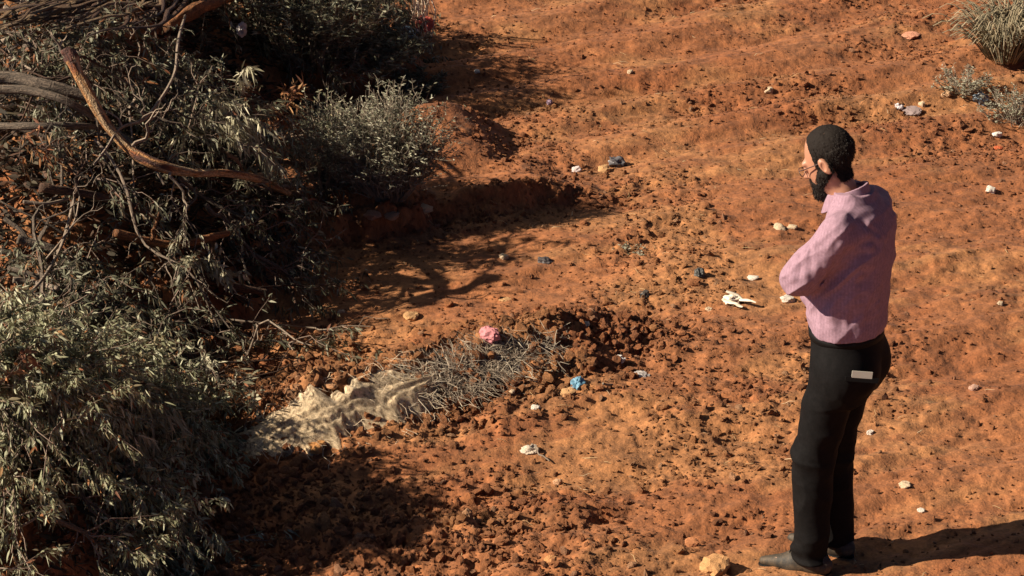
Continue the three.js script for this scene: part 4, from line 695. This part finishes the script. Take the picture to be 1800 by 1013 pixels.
  mesh('hair', surfaceNets((X, Y, Z) => { const [x, y, z] = toHead(X, Y, Z); const k1 = Math.max(-0.046 - x + 0.3 * Math.abs(z), 0.022 - y), k2 = Math.max(-0.03 - x, -0.03 - y, 0), k3 = Math.max(0.03 - x, -0.1 - y), k4 = Math.max(-0.03 - x, x + 0.006, -0.075 - y); let m = smin(smin(k1, Math.max(-0.03 - x, -0.012 - y), 0.01), k3, 0.015); m = Math.min(m, k4); return Math.max(Math.min(ell(x, y, z, CR, [CRr[0] + 0.003, CRr[1] + 0.001, CRr[2] + 0.003]), Math.max(headSdf(X, Y, Z) - 0.006, y - 0.03, x < 0.028 ? Math.abs(z) - 0.075 : -1)), m) + hairN(x, y, z); }, [-0.17, 1.45, -0.11], [0.14, 1.79, 0.11], 0.0042), hairM, body);
  mesh('beard', surfaceNets((X, Y, Z) => { const [x, y, z] = toHead(X, Y, Z); const d = smin(cone(x, y, Math.abs(z), [-0.076, -0.104, 0], [-0.012, -0.045, 0.053], 0.034, 0.032), cone(x, y, z, [-0.072, -0.115, 0], [-0.066, -0.146, 0], 0.034, 0.02), 0.03), mo = cone(x, y, Math.abs(z), [-0.1, -0.053, 0], [-0.084, -0.07, 0.03], 0.009, 0.01); return smin(d, mo, 0.012) + hairN(x, y, z) * 1.4; }, [-0.18, 1.4, -0.1], [0.06, 1.62, 0.1], 0.0042), hairM, body);
  const strands = (name, src, n, seed, len, flow) => {   // short hairs growing out of the surface
    const R = rng(seed), P = src.geometry.attributes.position, N = src.geometry.attributes.normal, L = new Leaves();
    for (let k = 0; k < n; k++) { const i = Math.floor(R() * P.count), p = V(P.getX(i), P.getY(i), P.getZ(i)), nn = V(N.getX(i), N.getY(i), N.getZ(i)), d = flow.clone().addScaledVector(nn, 0.15).addScaledVector(rv(R), 0.35); d.addScaledVector(nn, -0.75 * Math.max(0, -d.dot(nn))).normalize(); const m = 0.6 + 1.8 * R() ** 2; L.add(p, d, rv(R), len * (0.5 + R()), 0.0016, 0.1, [0.014 * m, 0.0105 * m, 0.0085 * m]); }
    stuff(mesh(name, L.geo(), new THREE.MeshPhysicalMaterial({ vertexColors: true, roughness: 0.6, specularIntensity: 0.4, side: THREE.DoubleSide }), src));
  };
  strands('hairs', body.children.find(o => o.name === 'hair'), 7000, 401, 0.006, V(0.5, -0.6, 0)); strands('hairs', body.children.find(o => o.name === 'beard'), 3500, 402, 0.007, V(-0.2, -1, 0));
  { // spectacles
    const fr = std(C(0.06, 0.03, 0.025), 0.4), P = (x, y, z) => V(HEAD_C[0] + (x * cb - y * sb) * 0.95, HEAD_C[1] + (x * sb + y * cb) * 0.95, z * 0.95), g = new THREE.Group(); g.name = 'spectacles'; man.add(g);
    for (const s of [-1, 1]) { const ring = []; for (let i = 0; i <= 20; i++) { const a = i / 20 * 6.2832; ring.push(P(-0.112 + 0.006 * Math.abs(Math.cos(a)), -0.008 + 0.017 * Math.sin(a), s * 0.034 + 0.024 * Math.cos(a))); } mesh('frame', taperTube(ring, 0.0017, 0.0017, 5), fr, g); mesh('temple_arm', taperTube([P(-0.106, 0.002, s * 0.058), P(-0.06, 0.003, s * 0.073), P(0.0, 0.004, s * 0.08), P(0.022, -0.006, s * 0.082)], 0.002, 0.002, 5), fr, g); const L = mesh('lens', new THREE.CircleGeometry(0.016, 20), new THREE.MeshPhysicalMaterial({ transmission: 1, roughness: 0.05, thickness: 0, color: 0xffffff, side: THREE.DoubleSide }), g); L.position.copy(P(-0.109, -0.008, s * 0.034)); L.rotation.set(0, Math.PI / 2, BOW); L.rotation.order = 'ZYX'; }
    mesh('bridge', taperTube([P(-0.113, 0.0, -0.011), P(-0.117, 0.003, 0), P(-0.113, 0.0, 0.011)], 0.0016, 0.0016, 5), fr, g);
  }
}
renderer.render(scene, camera);
